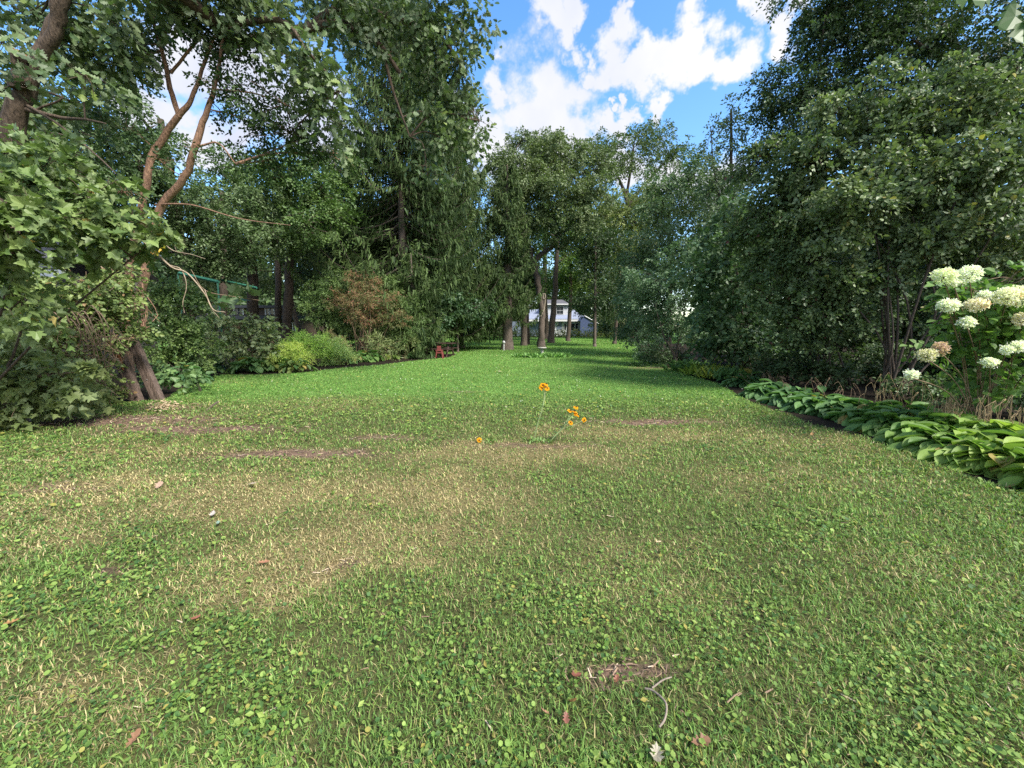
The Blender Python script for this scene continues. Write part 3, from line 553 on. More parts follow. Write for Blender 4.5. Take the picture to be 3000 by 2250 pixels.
bg_tree('dark green walnut towering over the right hand shrubs, its limbs black against the leaves', (3250, 1100), 17, .5, (3060, 420),
        [(2350, 300, 17, 110, 70), (2260, 330, 17.5, 55, 60), (2250, 250, 17.5, 50, 50), (2450, 240, 17, 110, 80), (2480, 110, 17, 130, 70), (2600, 80, 16.5, 140, 90), (2400, 60, 17.5, 80, 45), (2750, 100, 16, 150, 110), (2900, 150, 16, 150, 150), (2600, 250, 17, 130, 90), (2380, 170, 17.5, 70, 50), (2800, 300, 17, 180, 90), (2420, 380, 17.5, 90, 60), (3100, 200, 16, 150, 200), (2600, -80, 16.5, 300, 80), (2280, 400, 18, 40, 50), (2450, 0, 17, 70, 60), (3000, 420, 17, 120, 120)],
        .12, (.020, .048, .020), group=GR, tint=(.05, .10, .033), cover=3.3, clump=.24,
        extra=[[(3060, 430, 17, .24), (2950, 330, 16.5, .2), (2880, 240, 16, .17), (2820, 190, 16, .12), (2760, 170, 16, .07), (2680, 120, 16, .04)], [(2880, 240, 16, .1), (2800, 270, 16, .07), (2700, 240, 16, .04), (2560, 250, 16.5, .03), (2400, 230, 17, .015)], [(2820, 190, 16, .08), (2790, 100, 16, .06), (2720, 40, 16, .04)]])

# ---- shrubs of the right hand border
def shrub(name, label, root, blobs, leaf, col, T=T_LEAF, nst=7, str_=.03, bark=bark_dark, mat=None, group=None, spread=.5, cat='shrub', minz=.05, **kw):
    if root[1] > 200:
        y = float(np.median([q[2] for q in blobs])) + .1; x = P(root[0], 1000, y)[0]
    else: x, y = root[:2]
    t = thing(name, (x, y, 0), label, cat, group); tm = MB(); bl = [B(*q) for q in blobs]; sk = []
    for i in range(nst):
        c, r = bl[rng.integers(len(bl))]; e = c + unit(rng.normal(size=3)) * r * .5
        s0 = np.array([x + rng.normal() * .12 * spread * 2, y + rng.normal() * .1, 0]); m_ = s0 * .6 + e * .4; m_[2] = e[2] * .5; m_ += rng.normal(size=3) * .22 * spread * np.array([1, 1, .4])
        s = smoothpath([s0, s0 * .85 + m_ * .15 + np.array([0, 0, .1]), m_, e], 4); tm.tube(s, np.linspace(str_, str_ * .25, len(s)), 6, rough=.15); sk.append(s)
    kw.setdefault('ntw', 12 if leaf > .1 else 22)
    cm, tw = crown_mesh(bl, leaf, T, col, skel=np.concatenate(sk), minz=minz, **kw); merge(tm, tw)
    tm.build('stems', bark, t, smooth=True); cm.build('foliage', mat or M_leaf, t); return t
GB = 'shrubs of the right hand border'
shrub('viburnum_shrub', 'huge many stemmed shrub with pale windblown leaves behind the hydrangea', (2640, 1165),
      [(2450, 330, 9.2, 60, 60), (2560, 300, 9, 60, 90), (2700, 330, 8.8, 90, 90), (2850, 330, 8.6, 80, 110), (2600, 470, 8.8, 130, 110), (2780, 500, 8.4, 130, 110), (2940, 480, 8.2, 110, 130), (2480, 620, 8.8, 120, 110), (2660, 680, 8.8, 130, 90), (2850, 680, 8.6, 130, 110), (2990, 700, 8.4, 110, 110),
       (2380, 470, 9.4, 90, 80), (2540, 800, 9.2, 120, 60), (2950, 230, 8.6, 50, 60), (2790, 220, 8.8, 30, 50), (2900, 880, 9, 120, 80), (2400, 760, 9.4, 90, 80), (3060, 900, 8.6, 90, 100)],
      .085, (.030, .068, .022), T=T_OVAL, nst=13, str_=.038, bark=bark_dark, mat=M_pale, group=GB, tint=(.11, .175, .07), gain=1.02, cover=4.0, clump=.3, up=.3, spread=1.0, tips=(.02, (.26, .24, .06)))
shrub('tall_shrub', 'dark dense shrub with tangled bare twigs left of the huge windblown one', (2420, 1165),
      [(2330, 520, 9.8, 80, 70), (2260, 600, 10.2, 80, 80), (2360, 680, 9.8, 100, 90), (2250, 740, 10.2, 90, 90), (2420, 860, 9.6, 110, 80), (2300, 880, 10, 100, 80), (2500, 930, 9.6, 100, 60), (2220, 480, 10.6, 50, 60), (2380, 980, 9.8, 100, 50), (2180, 660, 11, 60, 70), (2270, 430, 10.4, 50, 40)],
      0.075, (.030, .064, .026), T=T_OVAL, nst=8, str_=.03, group=GB, tint=(.09, .15, .06), gain=1.1, cover=3.4, clump=.3, spread=1.0, tips=(.015, (.1, .035, .03)))
shrub('broadleaf_shrub', 'shrub with large dull blue green leaves hanging over the border', (2190, 1125),
      [(2120, 720, 12.5, 80, 60), (2060, 800, 12.8, 70, 60), (2160, 830, 12.3, 90, 80), (2080, 900, 12.8, 80, 70), (2180, 950, 12.2, 90, 60), (2240, 1020, 12, 70, 40), (2130, 640, 13, 60, 50), (2110, 1010, 12.8, 80, 50)],
      .15, (.024, .064, .028), T=T_OVAL, nst=9, str_=.05, group=GB, tint=(.07, .14, .065), cover=3.2, clump=.35, bark=bark_dark)
tree('forked_tree', 'small tree with a pale forked trunk at the lawn edge, silvery green leaves', 'tree',
     [[(1976, 1088, 15.9, .085), (1978, 1060, 15.9, .075), (1978, 1045, 15.9, .07)], [(1978, 1048, 15.9, .055), (1960, 1010, 15.9, .045), (1945, 985, 15.9, .035), (1920, 900, 15.9, .02)], [(1980, 1048, 15.9, .05), (1985, 1010, 16, .045), (2000, 960, 16, .03), (2010, 860, 16, .02)]],
     [B(1920, 820, 16.5, 80, 60), B(1990, 860, 16, 80, 60), B(1910, 900, 16.8, 80, 50), B(1960, 950, 16.2, 70, 35), B(2020, 770, 16, 80, 70), B(1870, 860, 18, 50, 50), B(2040, 950, 15.5, 60, 50)],
     .10, T_LEAF, (.032, .082, .036), bark_grey, M_semi, GR, tint=(.07, .14, .07), cover=3.4, clump=.28)
shrub('hanging_shrub', 'soft bluish green shrub sweeping down to the lawn at its far right corner', (1880, 1030),
      [(1860, 780, 24, 55, 70), (1880, 880, 22, 60, 60), (1850, 950, 24, 50, 45), (1900, 980, 21, 55, 45), (1840, 870, 25, 35, 60), (1900, 1030, 19, 45, 25)], .13, (.03, .078, .036), nst=6, str_=.05, group=GB, tint=(.06, .125, .065), cover=3.4, clump=.3, mat=M_semi)
shrub('low_shrub', 'rounded glossy bush at the foot of the forked tree', (1945, 1070), [(1930, 1040, 17.5, 45, 28), (1985, 1040, 18, 50, 30)], .08, G_DK, nst=4, group=GB, tint=(.045, .1, .04), cover=4, clump=.35)
shrub('tall_shrub', 'dark thicket closing the border behind the hydrangea', (3050, 1180), [(2960, 1000, 9.5, 130, 80), (2820, 1010, 10, 120, 70), (3120, 1000, 9, 120, 150), (2700, 1060, 10.5, 120, 50), (2560, 1060, 11, 110, 50)], .09, G_DK, T=T_OVAL, nst=10, group=GB, tint=(.04, .08, .028), cover=2.4, clump=.35)
shrub('low_shrub', 'shaded underbrush between the broadleaf shrub and the hostas', (2330, 1110), [(2330, 1060, 10.5, 100, 35), (2230, 1060, 11.5, 70, 35), (2430, 1090, 10, 90, 30)], .08, G_DK, T=T_OVAL, nst=8, group=GB, tint=(.038, .078, .028), cover=3, clump=.4)

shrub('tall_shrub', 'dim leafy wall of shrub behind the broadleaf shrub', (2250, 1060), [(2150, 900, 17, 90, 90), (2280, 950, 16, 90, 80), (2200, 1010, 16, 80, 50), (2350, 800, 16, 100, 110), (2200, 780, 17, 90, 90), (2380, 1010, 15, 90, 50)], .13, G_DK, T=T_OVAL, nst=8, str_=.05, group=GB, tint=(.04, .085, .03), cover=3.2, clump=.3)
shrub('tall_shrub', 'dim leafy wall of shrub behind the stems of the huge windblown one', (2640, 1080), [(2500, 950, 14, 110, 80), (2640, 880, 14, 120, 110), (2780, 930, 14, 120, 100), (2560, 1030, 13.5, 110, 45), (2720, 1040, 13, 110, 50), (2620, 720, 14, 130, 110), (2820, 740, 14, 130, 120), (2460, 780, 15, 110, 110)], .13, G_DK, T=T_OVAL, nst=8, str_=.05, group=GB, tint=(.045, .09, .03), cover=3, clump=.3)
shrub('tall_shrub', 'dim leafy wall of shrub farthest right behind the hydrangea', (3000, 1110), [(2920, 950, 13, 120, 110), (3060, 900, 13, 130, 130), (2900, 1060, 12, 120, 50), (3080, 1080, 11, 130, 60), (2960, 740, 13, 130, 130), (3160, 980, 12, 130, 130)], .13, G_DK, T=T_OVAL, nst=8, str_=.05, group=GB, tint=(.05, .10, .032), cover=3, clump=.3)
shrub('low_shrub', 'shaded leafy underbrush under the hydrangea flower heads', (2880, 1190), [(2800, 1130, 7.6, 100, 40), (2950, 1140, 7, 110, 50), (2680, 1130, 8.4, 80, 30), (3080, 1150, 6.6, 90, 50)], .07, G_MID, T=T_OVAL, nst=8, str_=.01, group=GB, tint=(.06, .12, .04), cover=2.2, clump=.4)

# ---- left border shrubs
GL = 'shrubs of the left hand border'
shrub('reddening_shrub', 'fan shaped shrub with orange red turning leaves above bare spreading stems', (1062, 1020),
      [(1040, 815, 19.5, 38, 32), (1082, 830, 19.5, 40, 32), (1000, 880, 19.5, 55, 30), (1060, 870, 19.2, 60, 40), (1120, 880, 19.5, 60, 40), (1150, 930, 19.5, 50, 30), (1075, 925, 19.3, 70, 30)],
      .045, (.065, .085, .03), nst=26, str_=.022, bark=M_vine, group=GL, tint=(.13, .16, .06), cover=1.9, clump=.4, tips=(.26, (.28, .13, .08)), spread=1.3)
shrub('green_shrub', 'green shrub with upright shoots crowding behind the reddening one', (960, 1010),
      [(960, 830, 20.1, 50, 50), (950, 900, 19.8, 60, 60), (1150, 850, 21.1, 50, 50), (1200, 920, 20.6, 50, 60), (1010, 950, 20.4, 50, 40), (1180, 980, 20.6, 70, 40), (1100, 960, 21.1, 90, 50), (1225, 990, 21.4, 30, 45)], .07, (.042, .095, .028), nst=10, group=GL, tint=(.085, .16, .04), cover=3.2, clump=.3)
shrub('bigleaf_shrub', 'loose shrub of big curled pale green leaves in the left border', (700, 1090),
      [(640, 940, 15, 50, 40), (700, 960, 14.8, 60, 50), (770, 960, 14.8, 40, 55), (660, 1010, 14.6, 60, 50), (740, 1030, 14.6, 70, 40), (620, 890, 15, 25, 20), (800, 1000, 14.8, 20, 40)], .15, (.065, .12, .045), T=T_OVAL, nst=12, str_=.018, bark=M_vine, group=GL, tint=(.17, .24, .11), cover=2.5, clump=.4, mat=M_pale, up=.5)
shrub('green_shrub', 'bushy leafy shrub right of the orange barked trunks', (520, 1130),
      [(500, 850, 12.3, 50, 40), (540, 900, 12.3, 70, 60), (480, 960, 11.8, 70, 70), (560, 1000, 12.2, 80, 60), (470, 1060, 11.6, 60, 50), (560, 1060, 12.4, 70, 40), (440, 880, 12, 30, 50)], .075, (.045, .095, .03), T=T_OVAL, nst=14, str_=.015, group=GL, tint=(.12, .21, .055), cover=2.9, clump=.35)
def soft_mound(label, px, py, rx, ry, D, col, tint, leaf=.05, name='border_perennial', hh=None, T=T_SPRIG, grp='bright perennials along the left border', cover=3.2, **kw):
    return shrub(name, label, (px, py), [(px, py - ry * .8, D, rx, ry)], leaf, col, T=T, nst=8, str_=.006, bark=M_straw, group=grp, cat='plant', tint=tint, cover=cover * 3, gain=1.35, clump=.5, minz=.02, up=.2, droop=-.6, **kw)
T_BLADE = (np.array([[-.09, 0, 0], [.09, 0, 0], [.06, .6, .06], [0, 1, -.1], [-.06, .6, .06]]), np.array([[0, 1, 2, 3, 4]]))
soft_mound('tallest bright green feathery perennial mound left of the reddening shrub', 900, 1062, 62, 54, 15.9, (.14, .26, .05), (.27, .42, .09), .09, T=T_BLADE)
soft_mound('yellow green perennial mound beside the bigleaf shrub', 845, 1085, 55, 44, 15.0, (.15, .26, .05), (.33, .42, .09), .09, T=T_BLADE)
soft_mound('grey green perennial mound below the reddening shrub', 975, 1062, 55, 46, 16.8, (.13, .23, .075), (.25, .36, .13), .08, T=T_BLADE)
soft_mound('small pinkish brown seed headed perennial between the mounds', 985, 1040, 26, 40, 17.8, (.10, .12, .05), (.2, .17, .09), .07, T=T_BLADE, cover=1.6)
soft_mound('tuft of tall grassy perennials under the right side of the reddening shrub', 1120, 1035, 55, 32, 19.2, (.045, .085, .03), (.11, .15, .06), .16, T=T_BLADE, cover=1.8)
soft_mound('second tuft of grassy perennials nearer the picnic table', 1185, 1030, 38, 28, 20, (.04, .08, .03), (.10, .14, .05), .16, T=T_BLADE, cover=1.8)

# near-left thicket
shrub('maple_sapling', 'young maple with large lobed light green leaves at the left edge', (-150, 1290),
      [(40, 560, 5.2, 110, 80), (180, 480, 5.6, 110, 60), (120, 640, 5.2, 120, 60), (260, 580, 5.6, 90, 70), (40, 740, 5.0, 80, 90), (390, 640, 5.8, 70, 50), (460, 700, 5.8, 30, 40), (20, 450, 5.6, 70, 60), (300, 690, 5.7, 80, 40), (-80, 650, 5, 90, 160), (60, 880, 5.2, 70, 60)],
      .11, (.055, .115, .03), T=T_MAPLE, nst=6, str_=.03, bark=bark_oak, group='plants of the left thicket', cat='young tree', tint=(.115, .19, .058), gain=.92, cover=2.6, clump=.5, mat=M_semi, spread=1.2, up=.7, tips=(.012, (.3, .22, .05)))
shrub('maple_sapling', 'low maple shoots with pale lobed leaves spreading over the bare soil at the lower left', (-20, 1270),
      [(50, 1130, 6.2, 110, 50), (130, 1160, 6.3, 110, 35), (-30, 1180, 5.9, 90, 50), (160, 1090, 6.3, 90, 40), (-40, 1040, 6, 90, 90), (200, 1150, 6.5, 70, 25), (30, 960, 6.4, 80, 60), (250, 1085, 6.2, 40, 20)],
      .11, (.07, .12, .035), T=T_MAPLE, nst=5, str_=.014, bark=M_vine, group='plants of the left thicket', cat='young tree', tint=(.13, .19, .07), gain=1.05, cover=2.4, clump=.5, mat=M_semi)
shrub('vine_thicket', 'dense leafy vine thicket swallowing the fence left of the leaning posts', (200, 1160),
      [(140, 880, 7.6, 140, 90), (280, 860, 7.8, 90, 80), (60, 1000, 7.4, 130, 80), (210, 980, 7.6, 110, 80), (330, 940, 8, 60, 70), (130, 1110, 7.4, 140, 60), (260, 1060, 7.9, 60, 60), (340, 820, 8.3, 50, 60), (300, 1140, 8.2, 70, 30), (30, 800, 7.4, 90, 70)],
      .07, (.055, .105, .032), T=T_OVAL, nst=16, str_=.012, bark=M_vine, group='plants of the left thicket', tint=(.16, .25, .07), cover=2.8, gain=.92, clump=.35, tips=(.03, (.2, .13, .06)))
# dead vines
vt = MB()
for i in range(150):
    px = rng.uniform(110, 345); py = rng.uniform(950, 1150); d = rng.uniform(7.0, 7.7); p = [P(px, py, d)]; ang = rng.uniform(-2.6, -.5)
    for j in range(5):
        ang += rng.normal() * .7; p.append(p[-1] + np.array([math.cos(ang) * .14, rng.normal() * .03, math.sin(ang) * .13 * (1 if rng.random() < .8 else -1)]))
    p = np.array(p); p[:, 2] = np.clip(p[:, 2], .02, 2.2); s = smoothpath(p, 3); vt.tube(s, np.linspace(.007, .003, len(s)), 4, cap=False)
for i in range(10):
    px = 140 + i * 14 + rng.normal() * 8; top = rng.uniform(900, 960); s = smoothpath([P(px, top + 20, 7.2), P(px + 25, top - 8, 7.1), P(px + 60, top + 60, 7.1), P(px + 50 + rng.normal() * 20, top + 170, 7.2)], 4); vt.tube(s, np.linspace(.012, .006, len(s)), 5, cap=False)
tag(vt.build('dead_vines', M_straw if False else M_vine, smooth=True), 'tangle of bare brown looping vines spilling down left of the leaning posts', 'vines', kind=None)
# pale dead branch hanging across
db = MB(); dd = 7.2
for path, r0 in (([(395, 640), (405, 690), (440, 725), (505, 780), (545, 800), (600, 860), (625, 905), (660, 915)], .02), ([(500, 775), (530, 790), (545, 840), (535, 885), (540, 915)], .011), ([(470, 710), (510, 735), (560, 745), (600, 760)], .010), ([(600, 850), (620, 900), (640, 930)], .008), ([(412, 690), (410, 745)], .007), ([(470, 715), (500, 700), (520, 735)], .006)):
    s = smoothpath([P(a, b, dd) + rng.normal(size=3) * .01 for a, b in path], 4); db.tube(s, np.linspace(r0, r0 * .35, len(s)), 6)
mp_ = MB(); npos = np.array([P(460 + rng.normal() * 14, 735 + rng.normal() * 14, 7.1) for _ in range(7)])
t = thing('dead_branch', P(395, 640, dd), 'pale bare branch drooping in front of the green metal frame, tipped with yellow leaves', 'branch')
db.build('twig', M_twig, t, smooth=True); leaves(mp_, npos, np.tile([.4, -.2, -.6], (7, 1)) + rng.normal(size=(7, 3)) * .4, rng.normal(size=(7, 3)) + np.array([0, -1.2, .3]), .13, T_MAPLE, np.array([[.55, .33, .03], [.5, .2, .03], [.35, .35, .04], [.6, .4, .05], [.5, .15, .04], [.3, .3, .04], [.55, .3, .03]])); mp_.build('yellow_leaves', M_leaf, t)
t = thing('dangling_leaf_sprig', P(640, 890, 9.0), 'sprig of large green leaves hanging just under the end of the green metal frame', 'leaves')
lf = MB(); n_ = 12; leaves(lf, np.array([P(600 + 14 * i + rng.normal() * 8, 868 + 14 * math.sin(i * .5) + rng.normal() * 10, 8.2) for i in range(n_)]), rng.normal(size=(n_, 3)) + np.array([1, 0, -.3]), rng.normal(size=(n_, 3)) * .6 + np.array([0, 0, 1]), .26, T_MAPLE, np.tile([.05, .10, .035], (n_, 1))); lf.build('leaves', M_pale, t)
st_ = MB(); st_.tube(smoothpath([P(560, 790, 8.2), P(600, 850, 8.2), P(680, 868, 8.2), P(760, 880, 8.2)], 4), .006, 4); st_.build('stem', M_vine, t)

# ---- two leaning weathered posts
def post(label, b0, b1, D, wpx, dpt):
    p0 = P(*b0, D); p0[2] = -.03; p1 = P(*b1, D + .25); L = np.linalg.norm(p1 - p0); zax = (p1 - p0) / L; xax = unit(np.cross(np.array([0, 1., 0]), zax)); yax = np.cross(zax, xax)
    t = thing('leaning_post', (p0[0], p0[1], 0), label, 'post', 'leaning wooden posts'); m_ = MB(); w_ = wpx * D / F / 2; n = 14
    prof = np.array([[-w_, -dpt], [-w_ * .35, -dpt * 1.04], [0, -dpt * .93], [w_ * .5, -dpt * 1.03], [w_, -dpt * .96], [w_ * 1.04, 0], [w_, dpt], [-w_, dpt], [-w_ * 1.02, 0]])
    R = []
    for i in range(n):
        sft = rng.normal(size=2) * .004; q = prof * (1 + .015 * rng.normal(size=prof.shape)) + sft; zz = L * i / (n - 1) + (.03 * rng.normal(size=len(prof)) if i == n - 1 else 0)
        R.append(p0 + q[:, 0:1] * xax + q[:, 1:2] * yax + (np.ones((len(prof), 1)) * np.reshape(zz, (-1, 1))) * zax)
    V = np.concatenate(R); k = len(prof); i = np.arange(n - 1)[:, None] * k; j = np.arange(k)[None]; j2 = (j + 1) % k
    m_.add(V, np.stack([i + j, i + j2, i + k + j2, i + k + j], -1).reshape(-1, 4)); m_.add(R[-1], [list(range(k))]); m_.build('timber', M_wood, t)
    bl = MB(); c = p0 + zax * L * .33 - yax * dpt * 1.02; bl.tube([c, c - yax * .012], [.014, .012], 10); bl.build('bolt_head', solid('galvanised', (.6, .6, .58), .4, .1, 5, metal=.8), t)
    return t, p0, zax, xax, yax, L, dpt
r_ = post('right one of two leaning weathered timber posts, standing whole', (466, 1172), (382, 985), 8.6, 27, .06)
l_ = post('left of two leaning timber posts, vine wrapped with an orange rotten scar', (404, 1178), (332, 995), 8.5, 29, .06)
sc_ = MB(); t, p0, zax, xax, yax, L, dp = l_
sc_.tube([p0 + zax * L * a - yax * (dp * 1.0) + xax * .02 for a in (.50, .62, .75, .86)], [.015, .05, .06, .02], 7, rough=.3); sc_.build('rotten_scar', solid('rotten_wood', (.30, .12, .05), .9, .45, 14, .6), t, smooth=True)

# ---- green metal frame
t = thing('metal_frame', (*P(580, 1000, 15.3)[:2], 0), 'dark green square tubed canopy frame standing in the shade behind the shrubs', 'frame'); gmm = solid('green_paint', (.04, .15, .10), .45, .2, 6)
m_ = MB(); a0 = P(525, 800, 15.6); a1 = P(641, 826, 15.0); m_.tube([a0, a1], .06, 4); m_.build('top_rail', gmm, t)
for (a, d_) in ((np.array([.0, 0, 0]), a1), (np.array([0, 0, 0]), a0)):
    m_ = MB(); m_.tube([np.array([d_[0] - .12, d_[1], -.02]), d_ + np.array([-.05, 0, -.02])], .035, 4); m_.build('post', gmm, t)
m_ = MB(); m_.tube([a0 + np.array([0, 2.2, 0]), a1 + np.array([0, 2.2, 0])], .05, 4); m_.build('top_rail', gmm, t)

# ---- hostas
def hosta(label, x, y, rad, nl, size, col, tint, group, tall=.3, edge=None, face=None):
    t = thing('hosta_plant', (x, y, 0), label, 'hosta', group); m_ = MB()
    ny_, nx_ = 6, 4; yy = np.linspace(0, 1, ny_); wdt = np.array([.04, .22, .31, .29, .17, .012])
    for i in range(nl):
        u = rng.random(); az = rng.random() * 2 * np.pi if face is None or rng.random() < .35 else face + rng.normal() * .8
        R0 = rad * (.15 + .75 * u); h0 = tall * (1.05 - .75 * u) * (.8 + .4 * rng.random()); s = size * (.55 + .75 * rng.random())
        o = np.array([x + math.cos(az) * R0, y + math.sin(az) * R0, h0]); hx = np.array([math.cos(az), math.sin(az), 0]); sd = np.array([-hx[1], hx[0], 0]); pitch = .5 - .8 * u + rng.normal() * .28
        V = []; ang = pitch; p = np.zeros(3)
        for j in range(ny_):
            if j: ang -= .21; p = p + (hx * math.cos(ang) + np.array([0, 0, math.sin(ang)])) * s / (ny_ - 1)
            nrm = -hx * math.sin(ang) + np.array([0, 0, math.cos(ang)])
            for k_ in range(nx_ + 1):
                f = (k_ / nx_ - .5) * 2; V.append(o + p + sd * f * wdt[j] * s + nrm * (abs(f) ** 1.3 * .16 * s + (.022 * s * (k_ % 2))))
        V = np.array(V); V[:, 2] = np.maximum(V[:, 2], .012); ii = np.arange(ny_ - 1)[:, None] * (nx_ + 1); jj = np.arange(nx_)[None]
        Fq = np.stack([ii + jj, ii + jj + 1, ii + jj + nx_ + 2, ii + jj + nx_ + 1], -1).reshape(-1, 4)
        c_ = 1.12 * (np.array(col) + (np.array(tint) - np.array(col)) * rng.random() ** 1.1) * (.8 + .4 * rng.random())
        if rng.random() < .035: c_ = np.array([.30, .24, .07])
        m_.add(V, Fq, c_ * (np.ones((len(Fq), 1)) - .0))
        m_.tube([np.array([x + hx[0] * .04, y + hx[1] * .04, .0]), o * .5 + np.array([x, y, .1]) * .5, o], .004, 3, c_ * .8, cap=False)
    m_.build('leaves', M_hosta, t, smooth=True); return t
HR = 'hostas lining the right border'
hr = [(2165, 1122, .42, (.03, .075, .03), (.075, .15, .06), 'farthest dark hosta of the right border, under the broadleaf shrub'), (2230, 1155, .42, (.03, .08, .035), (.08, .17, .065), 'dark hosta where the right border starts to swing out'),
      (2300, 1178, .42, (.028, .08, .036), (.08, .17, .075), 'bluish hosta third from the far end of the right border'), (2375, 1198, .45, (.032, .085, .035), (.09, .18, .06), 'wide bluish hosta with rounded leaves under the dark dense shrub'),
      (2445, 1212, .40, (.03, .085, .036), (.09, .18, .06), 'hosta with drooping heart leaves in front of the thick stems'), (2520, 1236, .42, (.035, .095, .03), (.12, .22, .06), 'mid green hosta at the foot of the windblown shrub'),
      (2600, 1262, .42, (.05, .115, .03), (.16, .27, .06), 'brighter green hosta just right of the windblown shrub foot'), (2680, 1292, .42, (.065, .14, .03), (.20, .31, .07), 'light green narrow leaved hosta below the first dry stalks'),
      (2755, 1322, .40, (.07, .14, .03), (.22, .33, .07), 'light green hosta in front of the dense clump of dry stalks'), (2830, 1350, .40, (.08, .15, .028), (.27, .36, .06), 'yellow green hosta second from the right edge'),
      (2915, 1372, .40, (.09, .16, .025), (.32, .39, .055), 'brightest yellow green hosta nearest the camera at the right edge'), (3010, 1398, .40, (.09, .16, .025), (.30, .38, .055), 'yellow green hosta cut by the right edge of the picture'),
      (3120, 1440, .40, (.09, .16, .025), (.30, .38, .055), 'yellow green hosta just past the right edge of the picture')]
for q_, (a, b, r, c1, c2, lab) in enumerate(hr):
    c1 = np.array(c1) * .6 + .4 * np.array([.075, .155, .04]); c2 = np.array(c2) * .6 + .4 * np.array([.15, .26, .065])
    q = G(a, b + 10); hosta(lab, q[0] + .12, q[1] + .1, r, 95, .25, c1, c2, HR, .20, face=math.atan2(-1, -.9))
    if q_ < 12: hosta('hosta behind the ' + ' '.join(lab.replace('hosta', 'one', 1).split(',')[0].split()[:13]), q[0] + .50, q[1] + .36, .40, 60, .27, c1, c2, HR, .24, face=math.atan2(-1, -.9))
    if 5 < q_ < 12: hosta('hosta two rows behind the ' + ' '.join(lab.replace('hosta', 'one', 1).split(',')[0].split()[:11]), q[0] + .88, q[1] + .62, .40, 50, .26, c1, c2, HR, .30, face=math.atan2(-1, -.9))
HL = 'hostas lining the left border'
for (a, b, s, n, lab, c1, c2) in ((725, 1093, .27, 44, 'hosta with big pale rimmed leaves in front of the bigleaf shrub', (.05, .12, .04), (.12, .2, .07)), (790, 1090, .25, 40, 'hosta with yellowing leaves beside the pale rimmed one', (.06, .13, .035), (.17, .19, .04)),
                                  (860, 1093, .2, 40, 'low hosta at the front of the yellow green mound', (.05, .11, .03), (.15, .18, .05)), (1025, 1064, .28, 46, 'mid green hosta under the reddening shrub', (.05, .125, .035), (.11, .21, .06)),
                                  (1080, 1060, .28, 46, 'hosta right of centre under the reddening shrub', (.055, .13, .035), (.13, .22, .06)), (1140, 1052, .28, 46, 'yellow green hosta left of the last one before the picnic table', (.07, .14, .03), (.16, .24, .05)),
                                  (1205, 1050, .28, 46, 'last hosta of the left border before the picnic table', (.05, .125, .035), (.12, .2, .06)), (520, 1128, .22, 60, 'leafy hosta like clump right of the leaning posts', (.045, .11, .04), (.10, .2, .07))):
    q = G(a, b); hosta(lab, q[0] - .05, q[1] + .3, .6, int(n * 1.8), s * 1.15, c1, c2, HL, .42)
q = G(640, 1093); hosta('small hosta half hidden at the left foot of the bigleaf shrub', q[0], q[1] + .3, .4, 40, .2, (.03, .08, .03), (.07, .15, .05), HL, .3)
shrub('low_plant', 'leafy green plant clump at the foot of the right leaning post', (560, 1130), [(530, 1085, 9.6, 50, 26), (470, 1105, 9.3, 30, 22), (580, 1105, 10, 25, 16)], .13, (.04, .10, .035), T=T_OVAL, nst=5, str_=.008, tint=(.09, .18, .06), cover=2.5, clump=.5, cat='plant')

for (a, b, lab, c1, c2) in ((1995, 1090, 'dark strap leaved daylily clump at the foot of the forked tree', (.05, .11, .035), (.10, .19, .05)), (2040, 1103, 'yellow green daylily clump right of the forked tree', (.11, .19, .03), (.26, .32, .05)), (2090, 1112, 'yellowing daylily clump before the broadleaf shrub', (.12, .19, .03), (.30, .32, .05)), (2130, 1120, 'shaded green daylily clump next to the farthest hosta', (.04, .10, .03), (.09, .17, .05)),
                            (1905, 1052, 'small dark daylily clump where the bed meets the far lawn', (.04, .09, .03), (.08, .15, .045))):
    x, y = G(a, b); x += .35; y += .2; t = thing('daylily_clump', (x, y, 0), lab, 'plant', 'daylily clumps along the right border'); m_ = MB(); n = 260; az = rng.random(n) * 6.3; el = .35 + .9 * rng.random(n)
    p0 = np.tile([x, y, .02], (n, 1)) + rng.normal(size=(n, 3)) * np.array([.28, .18, .01]); p0[:, 2] = .02 + .12 * rng.random(n)
    leaves(m_, p0, np.stack([np.cos(az) * np.cos(el), np.sin(az) * np.cos(el), np.sin(el)], -1), rng.normal(size=(n, 3)) * .4 + np.array([0, 0, 1]), .38, T_BLADE, (np.array(c1) + (np.array(c2) - np.array(c1)) * rng.random((n, 1))) * 1.2); m_.build('leaves', M_leaf, t)

# ---- dry stalk clumps among the right hostas
def stalks(label, a, b, n, sp_, hgt, lean=.2, col=M_straw):
    x, y = G(a, b); t = thing('dry_stalks', (x, y, 0), label, 'dry stalks', 'dry flower stalks in the right border'); m_ = MB()
    for i in range(n):
        s0 = np.array([x + rng.normal() * sp_, y + rng.normal() * sp_ * .6, 0]); h_ = hgt * (.6 + .5 * rng.random()); dx = rng.normal() * .06 + lean * h_ * rng.uniform(-1, .4)
        p = [np.array([x, y, -.01]) * .35 + s0 * .65, s0 + np.array([dx * .3, 0, h_ * .5]), s0 + np.array([dx * .8, 0, h_ * .93]), s0 + np.array([dx + .03 * rng.normal(), 0, h_]), s0 + np.array([dx + (.07 if rng.random() < .5 else -.07), .0, h_ * (.9 - .2 * rng.random())])]
        s = smoothpath(p, 3); m_.tube(s, np.linspace(.0045, .0025, len(s)), 4, cap=False)
        if rng.random() < .5: k = s[-1]; m_.tube([k, k + np.array([.01, 0, -.05]), k + np.array([.0, 0, -.12])], [.004, .009, .002], 4, cap=False)
    m_.build('stalks', col, t, smooth=True)
